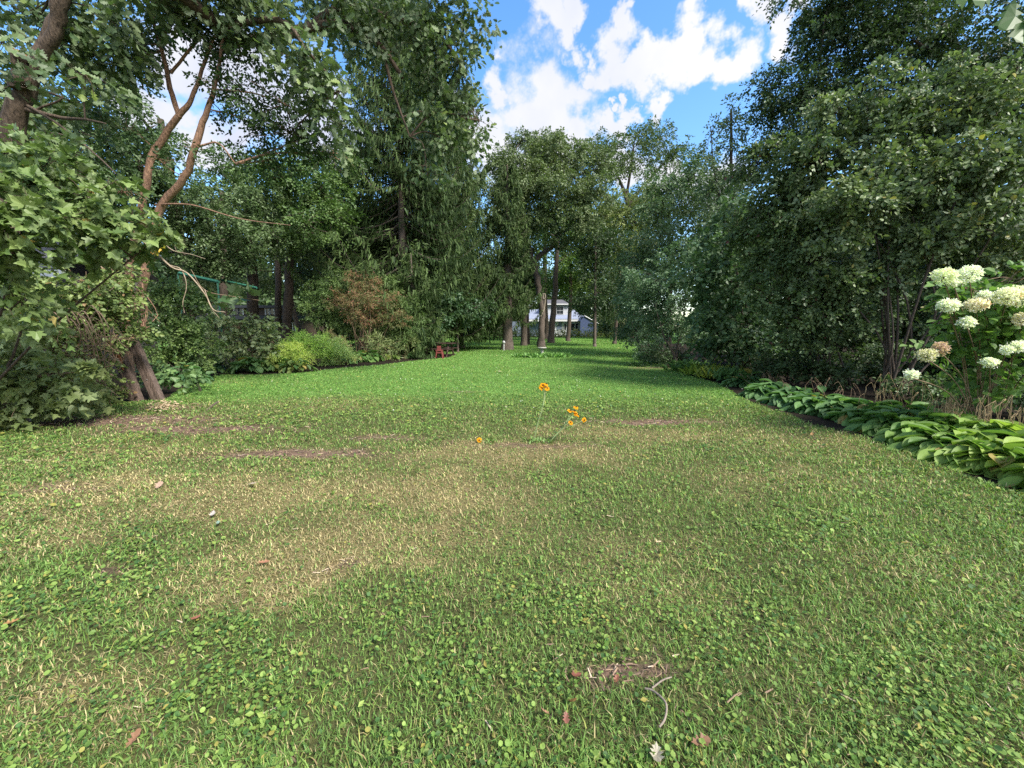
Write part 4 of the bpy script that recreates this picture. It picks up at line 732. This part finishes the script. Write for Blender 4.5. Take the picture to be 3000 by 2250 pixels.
stalks('densest clump of tan dry stalks, below the hydrangea', 2765, 1285, 34, .10, .62, .1); stalks('clump of orange brown bent stalks right of the densest one', 2890, 1310, 20, .16, .66, .15); stalks('sparse grey stalks at the right edge', 3000, 1330, 20, .22, .7, .2)
stalks('thin stalks arching left of the thick stems', 2620, 1230, 18, .3, .75, .5); stalks('faint stalks leaning left in front of the dark dense shrub', 2420, 1185, 14, .4, .6, .8, M_vine); stalks('faint stalks beside the broadleaf shrub', 2290, 1140, 12, .45, .5, .7, M_vine)

# ---- hydrangea
hx_, hy_ = P(2960, 1000, 5.3)[:2]
hyd = thing('hydrangea', (hx_, hy_, 0), 'panicle hydrangea with big creamy white flower heads leaning in at the right edge', 'hydrangea')
cm, tw = crown_mesh([B(2900, 900, 5.3, 90, 50), B(2960, 820, 5.3, 80, 60), B(2850, 850, 5.3, 60, 40), B(2800, 870, 5.3, 40, 25), B(2920, 980, 5.3, 90, 40), B(2770, 1010, 5.5, 40, 25), B(2980, 950, 5.3, 90, 60), B(2880, 960, 5.4, 70, 40), B(3080, 900, 5.2, 100, 110), B(2790, 930, 5.3, 40, 25), B(2930, 1080, 5.6, 110, 50), B(2820, 1010, 5.8, 60, 45)], .11, T_OVAL, (.045, .115, .025), (.10, .21, .045), cover=2.6, clump=.4)
cm.build('foliage', M_hosta, hyd)
tm = MB()
heads = [(2766, 811, 36, 24, 0), (2840, 805, 33, 28, 1), (2795, 829, 13, 8, 1), (2778, 896, 31, 17, 1), (2860, 893, 33, 20, 2), (2882, 866, 14, 9, 1), (2950, 868, 42, 26, 3), (2985, 870, 38, 34, 3), (2832, 945, 20, 15, 1), (2715, 1042, 26, 20, 4), (2755, 1022, 17, 20, 5), (2671, 1098, 16, 12, 1), (2996, 936, 24, 20, 2), (2948, 1026, 13, 10, 1), (2982, 1016, 22, 16, 1), (2900, 1063, 20, 13, 1), (3060, 1040, 30, 24, 2)]
hc = [(.76, .77, .64), (.80, .80, .76), (.80, .72, .66), (.82, .79, .70), (.62, .58, .45), (.58, .42, .34)]
for (a, b, rx, ry, ci) in heads:
    c = P(a, b, 4.9); r = np.array([rx * .76, (rx + ry) * .38, ry * .82]) * 4.9 / F; n = int(260 * (rx / 30)) + 60
    m_ = MB(); q = unit(rng.normal(size=(n, 3))); q[:, 2] = np.abs(q[:, 2]) * np.sign(rng.random(n) - .25) ; lump = 1 + .14 * np.sin(q[:, 0] * 7 + a) * np.sin(q[:, 2] * 8 + b) + .06 * rng.normal(size=n)
    pos = c + q * r * (.88 * lump)[:, None]; col = np.array(hc[ci]) * (.82 + .3 * rng.random(n))[:, None]
    if ci in (2, 3): pk = (q[:, 0] > .4) & (rng.random(n) < .35); col[pk] = np.array([.68, .40, .33]) * (.85 + .3 * rng.random(pk.sum()))[:, None]
    col = col * (1 - .25 * (q[:, 2] < -.3))[:, None] ** 0
    for rr in range(2):
        leaves(m_, pos + rng.normal(size=(n, 3)) * .012, rng.normal(size=(n, 3)) + q * .7, q + rng.normal(size=(n, 3)) * .6, .026, T_OVAL, col)
    ob = m_.build('flower_head', M_petal, hyd)
    if ci in (4, 5): ob['label'] = 'flower head fading to dusty pink brown'
    e = np.array([hx_ + .25 + rng.normal() * .1, hy_ + .35, .02])
    s = smoothpath([e, e * .45 + c * .55 + np.array([.25, .2, .12]), c + np.array([.08, .06, -.05]), c], 4); tm.tube(s, np.linspace(.009, .004, len(s)), 5, cap=False)
merge(tm, tw); tm.build('stems', M_vine, hyd, smooth=True)

# ---- leaves hanging in at the very top right
t = thing('overhanging_branch', P(2960, -40, 3.6), 'out of focus bright green leaves dipping in at the top right corner', 'branch'); lf = MB()
pp = np.array([P(a, b, 3.4) for a, b in ((2880, -30), (2930, -30), (2975, -5), (2990, 30), (3010, -20), (2960, -60), (3040, 20))]); leaves(lf, pp, np.array([[-.6, 0, -.2], [-.8, 0, -.35], [-.2, 0, -1], [.1, 0, -1], [.3, 0, -.6], [-.5, .2, .1], [0, 0, -1]]), rng.normal(size=(7, 3)) * .4 + np.array([0, 1, -.4]), .24, T_OAK, np.tile([.055, .12, .025], (7, 1))); lf.build('leaves', M_leaf, t)
m_ = MB(); m_.tube(smoothpath([P(3300, -250, 3.8), P(3100, -90, 3.6), P(2960, -45, 3.4), P(2880, -35, 3.4)], 4), .007, 5); m_.build('twig', bark_dark, t)

# ---- black-eyed susans
def susan(label, base, stems, D):
    x, y = G(*base); t = thing('coneflower_plant', (x, y, 0), label, 'flower', 'yellow coneflowers standing in the lawn'); sm = MB(); lv = MB()
    for (path, hd) in stems:
        pts = [np.array([x, y, 0])] + [P(a, b, y) for a, b in path]; s = smoothpath(pts, 5); sm.tube(s, np.linspace(.006, .004, len(s)), 5, cap=False)
        if hd:
            c = pts[-1]; d = unit(rng.normal(size=3) * .35 + np.array([.35, -.35, .8])); u = unit(np.cross(d, [0, 1, 0.2])); v = np.cross(d, u); k = 11; an = np.arange(k) / k * 2 * np.pi + rng.random()
            ax = np.cos(an)[:, None] * u + np.sin(an)[:, None] * v - d * .25
            pt = MB(); leaves(pt, np.tile(c, (k, 1)) + ax * .006, ax, np.tile(d, (k, 1)), .036 * (.85 + .3 * rng.random(k)), (T_OVAL[0] * np.array([.75, 1, 1]), T_OVAL[1]), np.tile([.78, .36, .012], (k, 1)) * (.8 + .3 * rng.random((k, 1))))
            h_ = pt.build('flower_head', M_petal, t); cn = MB(); cn.tube([c - d * .004, c + d * .006, c + d * .013, c + d * .017], [.008, .010, .007, .002], 8, (.03, .015, .01)); cn.build('cone', solid('cone', (.04, .02, .012), .9, .3, 60), h_, smooth=True)
        for q in range(2):
            k = rng.integers(2, max(3, len(s) - 4)); az = rng.random() * 6.3; leaves(lv, s[k][None], np.array([[math.cos(az), math.sin(az), .25]]), np.array([[0, 0, 1.]]), .07, T_LEAF, np.array([[.06, .13, .035]]))
    n_ = 20; az = rng.random(n_) * 6.3; leaves(lv, np.tile([x, y, .02], (n_, 1)) + rng.normal(size=(n_, 3)) * np.array([.06, .05, .02]), np.stack([np.cos(az), np.sin(az), .4 + 1.0 * rng.random(n_)], -1), np.tile([0, 0, 1.], (n_, 1)), .075, (T_LEAF[0] * np.array([.7, 1, 1]), T_LEAF[1]), np.tile([.15, .25, .06], (n_, 1)))
    sm.build('stems', solid('stem_green', (.26, .33, .14), .7, .2, 10), t, smooth=True); lv.build('leaves', M_leaf, t)
susan('taller yellow coneflower plant with a tight cluster of heads on one straight stem', (1562, 1300), [([(1575, 1240), (1590, 1190), (1596, 1140), (1590, 1128)], 1), ([(1577, 1240), (1591, 1190), (1600, 1150), (1603, 1137)], 1), ([(1577, 1240), (1591, 1190), (1599, 1140), (1600, 1125)], 1), ([(1577, 1240), (1590, 1190), (1594, 1150), (1587, 1136)], 1)], 5.3)
susan('lower branching yellow coneflower plant leaning to the right', (1605, 1302), [([(1640, 1262), (1670, 1225), (1684, 1205)], 1), ([(1640, 1262), (1670, 1225), (1688, 1213)], 1), ([(1645, 1258), (1662, 1230), (1670, 1203)], 1), ([(1640, 1262), (1672, 1215), (1688, 1193)], 1), ([(1640, 1262), (1680, 1245), (1712, 1230)], 1), ([(1640, 1262), (1660, 1243), (1672, 1238)], 1), ([(1645, 1258), (1675, 1222), (1692, 1216)], 1)], 5.3)
susan('lone yellow coneflower lying low in the dry grass', (1440, 1300), [([(1425, 1296), (1404, 1289)], 1)], 5.3)

# ---- stick, fallen leaves, stones on the lawn
def gp(a, b, z=.02): q = G(a, b); return np.array([q[0], q[1], hz(q[0], q[1]) + z])
t = MB(); t.tube(smoothpath([gp(1966, 2006, .035), gp(1940, 2018, .04), gp(1909, 2036, .03)], 5), np.linspace(.003, .0045, 11), 7, rough=.15); t.tube(smoothpath([gp(1889, 2037, .03), gp(1912, 2050, .04), gp(1944, 2086, .05), gp(1951, 2108, .045), gp(1945, 2135, .035), gp(1930, 2153, .03)], 5), np.linspace(.0048, .0042, 26), 7, rough=.15)
tag(t.build('stick', solid('grey_stick', (.22, .18, .14), .85, .35, 25, .4), smooth=True), 'crooked grey forked stick lying in the foreground grass', 'stick')
t = MB(); t.tube([gp(2128, 2080, .03), gp(2150, 2062, .035), gp(2165, 2050, .03)], .003, 5); t.tube([gp(2150, 2066, .03), gp(2170, 2058, .04)], .002, 4); tag(t.build('stick', M_vine), 'thin brown twig lying right of the crooked stick', 'stick')
t = MB(); t.tube(smoothpath([gp(608, 1205), gp(625, 1192, .03), gp(640, 1180)], 3), .018, 6, rough=.2); tag(t.build('stick', M_wood), 'short thick piece of dead wood in the grass right of the leaning posts', 'stick')
def fallen(label, a, b, s, col, curl=.5, T=T_OAK):
    c = gp(a, b, .035); V, Fa = T; V = V.copy() - np.array([0, .5, 0]); V[:, 2] = curl * (V[:, 0] ** 2 * 2.2 + V[:, 1] ** 2 * .9); V = np.vstack([V, [[0, 0, -.01]]]); n = len(V) - 1
    az = rng.random() * 6.3; R = np.array([[math.cos(az), -math.sin(az), 0], [math.sin(az), math.cos(az), 0], [0, 0, 1]]); tl = rng.normal() * .35; R2 = np.array([[1, 0, 0], [0, math.cos(tl), -math.sin(tl)], [0, math.sin(tl), math.cos(tl)]])
    W = (V * s) @ R2.T @ R.T + c; m_ = MB(); m_.add(W, [[i, (i + 1) % n, n] for i in range(n)], np.array(col) * (.8 + .4 * rng.random((n, 1))))
    o = m_.build('fallen_leaf', M_leaf); tag(o, label, 'fallen leaf', 'fallen leaves on the lawn')
    o.location = tuple(c); me = o.data; co = np.empty(len(me.vertices) * 3); me.vertices.foreach_get('co', co); me.vertices.foreach_set('co', (co.reshape(-1, 3) - c).ravel())
for q in (('red brown curled leaf just left of the bare hole in the lawn', 1689, 1998, .055, (.20, .075, .05)), ('tan curled leaf left of the crooked stick', 1677, 2078, .075, (.34, .17, .08)), ('pale brown leaf lying left of the tan curled one', 1597, 2110, .055, (.36, .2, .13)),
          ('small dark red leaf under the tan curled one', 1658, 2125, .045, (.22, .09, .06)), ('broad dull brown leaf at the lower right of the crooked stick', 2050, 2202, .075, (.26, .14, .08)), ('large pale pinkish leaf in the dry grass, left of centre', 741, 1431, .12, (.42, .34, .26)),
          ('pinkish brown leaf left of the large pale one', 467, 1433, .11, (.38, .26, .19)), ('small grey leaf below the large pale one', 625, 1517, .07, (.45, .4, .36)), ('rust coloured leaf in the middle of the dry patch', 772, 1662, .07, (.34, .17, .10)),
          ('bright orange strip of leaf on the bare soil by the thicket', 137, 1239, .16, (.5, .2, .08)), ('brown leaf in the clover of the lower centre left', 575, 1828, .06, (.30, .11, .07)), ('small brick red leaf at the edge of the bare hole', 1806, 2008, .04, (.25, .10, .06)),
          ('pale leaf far out on the bright lawn', 1463, 1092, .16, (.55, .42, .3)), ('small orange leaf near the light hostas of the right border', 2378, 1279, .07, (.55, .3, .12)), ('brown leaf on the left foreground near the yellow blades', 40, 1840, .06, (.36, .2, .08)),
          ('dark brown crumpled leaf in the lower left corner', 395, 2190, .06, (.25, .13, .07)), ('dry leaf on the soil at the front of the right border', 2955, 1436, .12, (.30, .18, .11)), ('green grey leaf beside the small grey one', 640, 1545, .05, (.22, .32, .25))): fallen(*q, T=T_OAK)
fallen('large bleached curled leaf with a dark hole at the bottom edge of the picture', 1922, 2238, .075, (.36, .32, .24), .8)
# wood chips by the posts: a heap nobody could count
m_ = MB(); n = 260; q = np.array([gp(480 + rng.normal() * 22, 1192 + rng.normal() * 7, .01 + .03 * rng.random()) for _ in range(n)]); leaves(m_, q, rng.normal(size=(n, 3)) * np.array([1, 1, .3]), rng.normal(size=(n, 3)) * .4 + np.array([0, -.3, 1]), .05, T_OVAL, np.tile([.55, .42, .27], (n, 1)) * (.7 + .5 * rng.random((n, 1))))
tag(m_.build('wood_chips', M_leaf), 'scatter of pale wood chips and dry leaves at the foot of the leaning posts', 'wood chips', kind='stuff')

# ---- birdbath with a ring of plants
bx, by = G(1588, 1046); bb = thing('birdbath', (bx, by, 0), 'low grey concrete birdbath in a ring of leafy plants on the far lawn', 'birdbath'); cm_ = solid('concrete', (.38, .36, .32), .9, .25, 14, .5)
def lathe(prof, name, mat, parent, x, y, k=24):
    m_ = MB(); m_.tube([np.array([x, y, z]) for r, z in prof], [r for r, z in prof], k); return m_.build(name, mat, parent, smooth=True)
lathe([(.15, 0), (.15, .05), (.09, .08), (.075, .2), (.085, .33), (.13, .42)], 'pedestal', cm_, bb, bx, by)
lathe([(.13, .425), (.19, .45), (.235, .49), (.245, .515), (.235, .53), (.20, .525), (.12, .49), (.02, .48)], 'bowl', cm_, bb, bx, by)
for i, (dx, dy, lab) in enumerate(((-1.1, 0, 'leafy plant clump left of the birdbath'), (-.6, -.35, 'leafy plant clump front left of the birdbath'), (0, -.5, 'leafy plant clump right in front of the birdbath'), (.6, -.35, 'leafy plant clump front right of the birdbath'), (1.15, 0, 'leafy plant clump right of the birdbath'), (.5, .4, 'leafy plant clump behind the birdbath'))):
    x, y = bx + dx, by + dy; t = thing('lily_clump', (x, y, 0), lab, 'plant', 'plants ringing the birdbath'); m_ = MB(); n = 90; az = rng.random(n) * 6.3; el = .3 + rng.random(n)
    leaves(m_, np.tile([x, y, .02], (n, 1)) + rng.normal(size=(n, 3)) * np.array([.22, .12, .03]), np.stack([np.cos(az) * np.cos(el), np.sin(az) * np.cos(el), np.sin(el)], -1), rng.normal(size=(n, 3)) + np.array([0, 0, 1]), .25, T_LEAF, np.tile([.17, .32, .08], (n, 1)) * (.6 + .7 * rng.random((n, 1)))); m_.build('leaves', M_leaf, t)

# ---- white standpipe, picnic table, red stool
x, y = G(1476, 1028); t = thing('standpipe', (x, y, 0), 'short white pipe with a round cap left of the flared spruce base', 'pipe'); wm = solid('white_plastic', (.42, .42, .40), .5, .1)
lathe([(.05, 0), (.05, .5)], 'pipe', wm, t, x, y, 10); lathe([(.055, .50), (.10, .53), (.11, .60), (.07, .68), (.02, .70)], 'cap', wm, t, x, y, 12)
x, y = G(1283, 1046); y += .6; tb = thing('picnic_table', (x, y, 0), 'dark weathered picnic table under the spruce boughs', 'table'); pm = solid('dark_red_wood', (.055, .03, .025), .8, .5, 8, .5, (1, 8, 8)); ang = math.radians(-12); R = np.array([[math.cos(ang), -math.sin(ang), 0], [math.sin(ang), math.cos(ang), 0], [0, 0, 1]]); pv = np.array([x, y, 0])
m_ = MB()
for i in range(5): m_.box((x - .85, y - .36 + .148 * i, .71), (x + .85, y - .36 + .148 * i + .13, .75), rot=R, piv=pv)
m_.build('tabletop', pm, tb)
for s in (-1, 1):
    m_ = MB(); m_.box((x - .85, y + s * .68 - .13, .42), (x + .85, y + s * .68 + .13, .46), rot=R, piv=pv); m_.build('bench', pm, tb)
    m_ = MB()
    for q in (-1, 1): m_.tube([(np.array([x + s * .6, y + q * .6, 0]) - pv) @ R.T + pv, (np.array([x + s * .6, y + q * .18, .70]) - pv) @ R.T + pv], .05, 4)
    m_.box((x + s * .6 - .02, y - .75, .37), (x + s * .6 + .02, y + .75, .415), rot=R, piv=pv); m_.build('leg_frame', pm, tb)
x, y = G(1289, 1050); y -= .1; st = thing('red_stool', (x, y, 0), 'small red slant legged stool in front of the dark picnic table', 'stool'); rm = solid('red_paint', (.17, .04, .035), .6, .3, 8, .2)
m_ = MB(); m_.box((x - .17, y - .15, .40), (x + .17, y + .15, .45)); m_.box((x - .10, y - .10, .45), (x + .10, y - .06, .66)); m_.build('seat', rm, st)
m_ = MB(); m_.box((x - .16, y - .14, .28), (x + .16, y - .11, .35)); m_.build('apron', rm, st)
for sx in (-1, 1):
    for sy in (-1, 1):
        m_ = MB(); m_.tube([np.array([x + sx * .19, y + sy * .17, 0]), np.array([x + sx * .12, y + sy * .12, .40])], [.032, .04], 4); m_.build('leg', rm, st)

# ---- flat planting bed on the far lawn right
for i, (a, b, s, lab) in enumerate(((1845, 1072, .28, 'small dark ground plant at the left end of the bare strip before the forked tree'), (1880, 1074, .22, 'small dark ground plant in the middle of the bare strip'), (1912, 1070, .25, 'small dark ground plant nearest the forked tree'))):
    x, y = G(a, b); t = thing('ground_plant', (x, y, 0), lab, 'plant', 'small dark plants on the bare strip'); m_ = MB(); n = 70; az = rng.random(n) * 6.3
    leaves(m_, np.tile([x, y, .08], (n, 1)) + rng.normal(size=(n, 3)) * np.array([s, s * .4, .06]), np.stack([np.cos(az), np.sin(az), .3 * np.ones(n)], -1), rng.normal(size=(n, 3)) * .4 + np.array([0, 0, 1]), .13, T_LEAF, np.tile(G_MID, (n, 1))); m_.build('leaves', M_leaf, t)

# ---- white and blue house
DH = 74.0
def R3(x0, y0, x1, y1, D0, th):
    p = P(x0, y1, D0); q = P(x1, y0, D0); return (p[0], D0, p[2]), (q[0], D0 + th, q[2])
gz = P(1600, 986, DH)[2]
ho = thing('white_house', (P(1630, 986, DH)[0], DH, 0), 'white and grey blue two storey house at the far end of the lawn', 'house')
def part(name, rects, mat, parent):
    m_ = MB()
    for (x0, y0, x1, y1, D0, th) in rects: m_.box(*R3(x0, y0, x1, y1, D0, th))
    return m_.build(name, mat, parent)
mw = solid('white_siding', (.50, .51, .53), .6, .08, 3, .3, (1, 1, 12)); mblue = solid('blue_siding', (.14, .17, .23), .7, .12, 3, .3, (1, 1, 12)); mtrim = solid('white_trim', (.62, .62, .61), .5, .05); mroof = solid('grey_shingle', (.10, .10, .115), .9, .25, 6, .3); mglass = solid('dark_glass', (.012, .018, .02), .12, .3, 2, spec=.6); mroofb = solid('blue_shingle', (.22, .25, .33), .85, .2, 4)
part('wall', [(1583, 936, 1712, 990, DH, 8)], mw, ho); part('foundation', [(1545, 984, 1712, 1003, DH - .05, .3)], mw, ho)
part('side_wing', [(1480, 942, 1582.7, 1003, DH + .4, 6)], mblue, ho)
m_ = MB(); lo = P(1545, 936, DH - .7); hi = P(1722, 936, DH - .7); z1 = P(1600, 912, DH)[2]; xl, xr = lo[0], hi[0]; zz = lo[2] + .12
m_.add([[xl, DH - .7, zz], [xr, DH - .7, zz], [xr - 2.0, DH + 3.5, z1 + .5], [xl + .5, DH + 3.5, z1 + .5], [xl, DH - .7, zz - .1], [xr, DH - .7, zz - .1]], [[0, 1, 2, 3], [4, 5, 1, 0]]); m_.build('porch_roof', mroofb, ho)
part('fascia', [(1545, 936, 1716, 941.5, DH - .74, .1)], mtrim, ho)
uw = part('upper_wall', [(1590, 893, 1668, 930, DH + 1.0, 5)], mw, ho)
m_ = MB(); p = P(1584, 892, DH + .6); q = P(1672, 892, DH + .6); tz = P(1630, 874, DH)[2]
m_.add([[p[0], DH + .6, p[2]], [q[0], DH + .6, q[2]], [q[0] - 1.2, DH + 3.5, tz], [p[0] + 1.2, DH + 3.5, tz], [p[0], DH + .6, p[2] - .15], [q[0], DH + .6, q[2] - .15], [p[0], DH + 6.4, p[2]], [q[0], DH + 6.4, q[2]]], [[0, 1, 2, 3], [4, 5, 1, 0], [6, 3, 2, 7]]); m_.add([[q[0], DH + .6, q[2]], [q[0], DH + 6.4, q[2]], [q[0] - 1.2, DH + 3.5, tz]], [[0, 1, 2]]); m_.build('roof', mroof, ho)
part('fascia', [(1584, 889.5, 1672, 893, DH + .5, .08)], mtrim, ho)
def window(name, x0, y0, x1, y1, D0, cols, rows, parent=ho, fr=1.1):
    w_ = part(name, [(x0 - fr, y0 - fr, x1 + fr, y1 + fr, D0 - .06, .035), (x0 - fr, y0 - fr, x1 + fr, y0, D0 - .09, .06), (x0 - fr, y1, x1 + fr, y1 + fr, D0 - .09, .06), (x0 - fr, y0, x0, y1, D0 - .087, .06), (x1, y0, x1 + fr, y1, D0 - .087, .06)], mtrim, parent)
    part('pane', [(x0, y0, x1, y1, D0 - .072, .015)], mglass, w_); r = []
    for i in range(1, cols): xx = x0 + (x1 - x0) * i / cols; r.append((xx - .35, y0, xx + .35, y1, D0 - .085, .02))
    for i in range(1, rows): yy = y0 + (y1 - y0) * i / rows; r.append((x0, yy - .3, x1, yy + .3, D0 - .088, .02))
    if r: part('mullion', r, mtrim, w_)
window('window', 1631, 899, 1650, 920, DH + 1, 2, 2); window('door', 1592, 945, 1601, 974, DH, 2, 5, fr=1.6); window('window', 1612, 947, 1625, 967, DH, 2, 1); window('window', 1653, 948, 1659, 967, DH, 1, 1); window('window', 1667, 948, 1683, 967, DH, 1, 1); window('window', 1686, 948, 1693, 967, DH, 1, 1)
part('wall_panel', [(1631, 944, 1646, 965, DH - .06, .05)], mblue, ho)
part('railing', [(1583, 978, 1712, 980, DH - 1.6, .08), (1583, 990, 1712, 992, DH - 1.6, .08)] + [(a, 978, a + 1.5, 996, DH - 1.62, .12) for a in range(1584, 1712, 14)], mtrim, ho)
part('corner_post', [(1700, 930, 1702, 990, DH - .8, .12)], mtrim, ho); part('corner_post', [(1705, 942, 1708, 990, DH - .3, .2)], mtrim, ho)
for a in (1634, 1559): part('wall_lamp', [(a - 1.3, 943, a + 1.3, 952, DH - .3, .15)], mtrim, ho)
bs = thing('blue_outbuilding', (P(1728, 986, 70)[0], 70, 0), 'dark blue gabled outbuilding half hidden right of the white house', 'shed')
m_ = MB(); a_, b_, c_ = P(1700, 960, 70), P(1750, 960, 70), P(1712, 926, 70); m_.add([[a_[0], 70, 0], [b_[0], 70, 0], [b_[0], 70, P(1744, 948, 70)[2]], [c_[0], 70, c_[2]], [a_[0], 70, P(1700, 940, 70)[2]], [a_[0], 76, 0], [b_[0], 76, 0], [b_[0], 76, P(1744, 948, 70)[2]], [c_[0], 76, c_[2]], [a_[0], 76, P(1700, 940, 70)[2]]], [[0, 1, 2, 3, 4]]); m_.f.append(np.array([[1, 6, 7, 2], [2, 7, 8, 3], [3, 8, 9, 4]])); m_.c.append(np.full((3, 3), .2)); m_.build('wall', solid('dark_blue_siding', (.06, .085, .17), .7, .15, 3, .3, (1, 1, 10)), bs)
m_ = MB(); m_.tube([np.array([c_[0], 69.9, c_[2] + .05]), np.array([b_[0] + .2, 69.9, P(1744, 948, 70)[2] - .05])], .09, 4); m_.build('verge_board', mtrim, bs)
# hedge plants before the house
for i, a in enumerate((1500, 1535, 1570, 1605, 1640, 1675, 1710, 1745, 1790)):
    shrub('hedge_shrub', ('clipped bush %s in front of the white house' % ['at the far left end of the row', 'left of the spruce trunks', 'left of the crooked oak', 'under the glass door', 'below the blue wall panel', 'below the wide window', 'at the house corner', 'below the blue outbuilding', 'at the far right end of the row'][i]), (P(a, 990, 66)[0], 66), [(a, 979, 66, 26, 13)], .22, (.06, .10, .02), nst=3, str_=.05, group='low bushes in front of the white house', tint=(.14, .17, .03), cover=3, clump=.4)

# ---- brown house on the left
D0 = 36.0
bh = thing('brown_house', (P(750, 985, D0)[0], D0, 0), 'low dark brown house with white framed windows deep behind the left trees', 'house')
mb_ = solid('brown_siding', (.085, .06, .042), .8, .25, 4, .3, (8, 1, 1)); md = solid('dark_trim', (.03, .032, .04), .7, .2); mt2 = solid('cream_trim', (.65, .64, .6), .6, .1)
part('wall', [(560, 902, 868, 924, D0, 7)], mb_, bh); part('lower_wall', [(560, 936, 868, 1002, D0 + .8, 6)], mb_, bh); part('deck', [(545, 924.3, 868, 935.5, D0 - 1.2, 1.6)], md, bh); part('roof', [(550, 894, 874, 901.7, D0 - .6, 8.4)], md, bh)
for (x0, x1) in ((607, 622), (640, 655), (686, 698), (700, 711), (728, 750), (778, 788), (791, 802)): 
    w_ = part('window', [(x0 - 1.5, 903, x0, 922, D0 - .08, .1), (x1, 903, x1 + 1.5, 922, D0 - .08, .1)], mt2, bh); part('pane', [(x0, 904, x1, 921, D0 - .03, .02)], mglass, w_)
for (x0, x1) in ((832, 838), (858, 864)): w_ = part('window', [(x0 - 1, 944, x0, 970, D0 + .7, .09), (x1, 944, x1 + 1, 970, D0 + .7, .09)], mt2, bh); part('pane', [(x0, 944, x1, 970, D0 + .75, .03)], mglass, w_)
# ---- beige shed seen through the right shrubs, grey shed at left
sh = thing('beige_shed', (P(2275, 1035, 19)[0], 19, 0), 'small beige shed with white corner trim glimpsed through the right hand shrubs', 'shed')
part('wall', [(2215, 1000, 2300, 1075, 19, 2.5)], solid('beige_siding', (.30, .23, .16), .7, .15, 5, .2, (1, 1, 9)), sh); part('corner_trim', [(2266, 1002, 2270, 1075, 18.94, .05), (2292, 1002, 2297, 1075, 18.94, .05)], mtrim, sh)
m_ = MB(); z_ = P(2260, 998, 19)[2]; xa, xb = P(2205, 1000, 19)[0], P(2315, 1000, 19)[0]; m_.add([[xa, 18.7, z_], [xb, 18.7, z_], [xb, 20.2, z_ + .8], [xa, 20.2, z_ + .8], [xa, 21.8, z_], [xb, 21.8, z_]], [[0, 1, 2, 3], [3, 2, 5, 4]]); m_.build('roof', mroof, sh)
gs = thing('grey_shed', (P(120, 900, 12)[0], 12, 0), 'weathered whitish shed roof edge showing through the left thicket', 'shed')
part('wall', [(-200, 800, 170, 1120, 12, 3)], solid('old_siding', (.10, .09, .08), .8, .3, 5), gs); part('gutter', [(-220, 790, 180, 812, 11.8, .15)], solid('pale_metal', (.55, .57, .6), .5, .15, 3), gs)
m_ = MB(); a1 = P(-220, 786, 11.8); a2 = P(180, 786, 11.8); m_.add([a1, a2, [a2[0] - .6, 13.5, a2[2] + 1.1], [a1[0], 13.5, a1[2] + 1.1], [a2[0], 15.2, a2[2]], [a1[0], 15.2, a1[2]]], [[0, 1, 2, 3], [3, 2, 4, 5]]); m_.build('roof', solid('grey_shakes', (.16, .15, .16), .9, .4, 10, .6), gs)

# ---- woodland mass far behind everything
wl = MB()
wb = []
for i in range(230):
    x = rng.uniform(-95, 95); y = rng.uniform(78, 110) if abs(x) < 22 else rng.uniform(50, 80)
    if -36 < x < -14: y = rng.uniform(46, 70)
    if x > 24: y = rng.uniform(32, 60)
    wb.append((np.array([x, y, rng.uniform(1.5, 15)]), np.array([rng.uniform(4, 7), 4, rng.uniform(3, 5)])))
for i in range(40): wb.append((np.array([-78 + 4 * i, 112 + rng.normal() * 3, rng.uniform(1, 5)]), np.array([4.5, 3, 4.])))
cm, tw = crown_mesh(wb, .75, T_LEAF, (.018, .042, .014), (.05, .10, .026), cover=2.4, clump=.35, minz=.1)
merge(cm, tw) if False else None
tag(cm.build('woodland', M_leaf), 'dense mass of woodland foliage closing the view far behind the garden', 'woodland', kind='stuff')
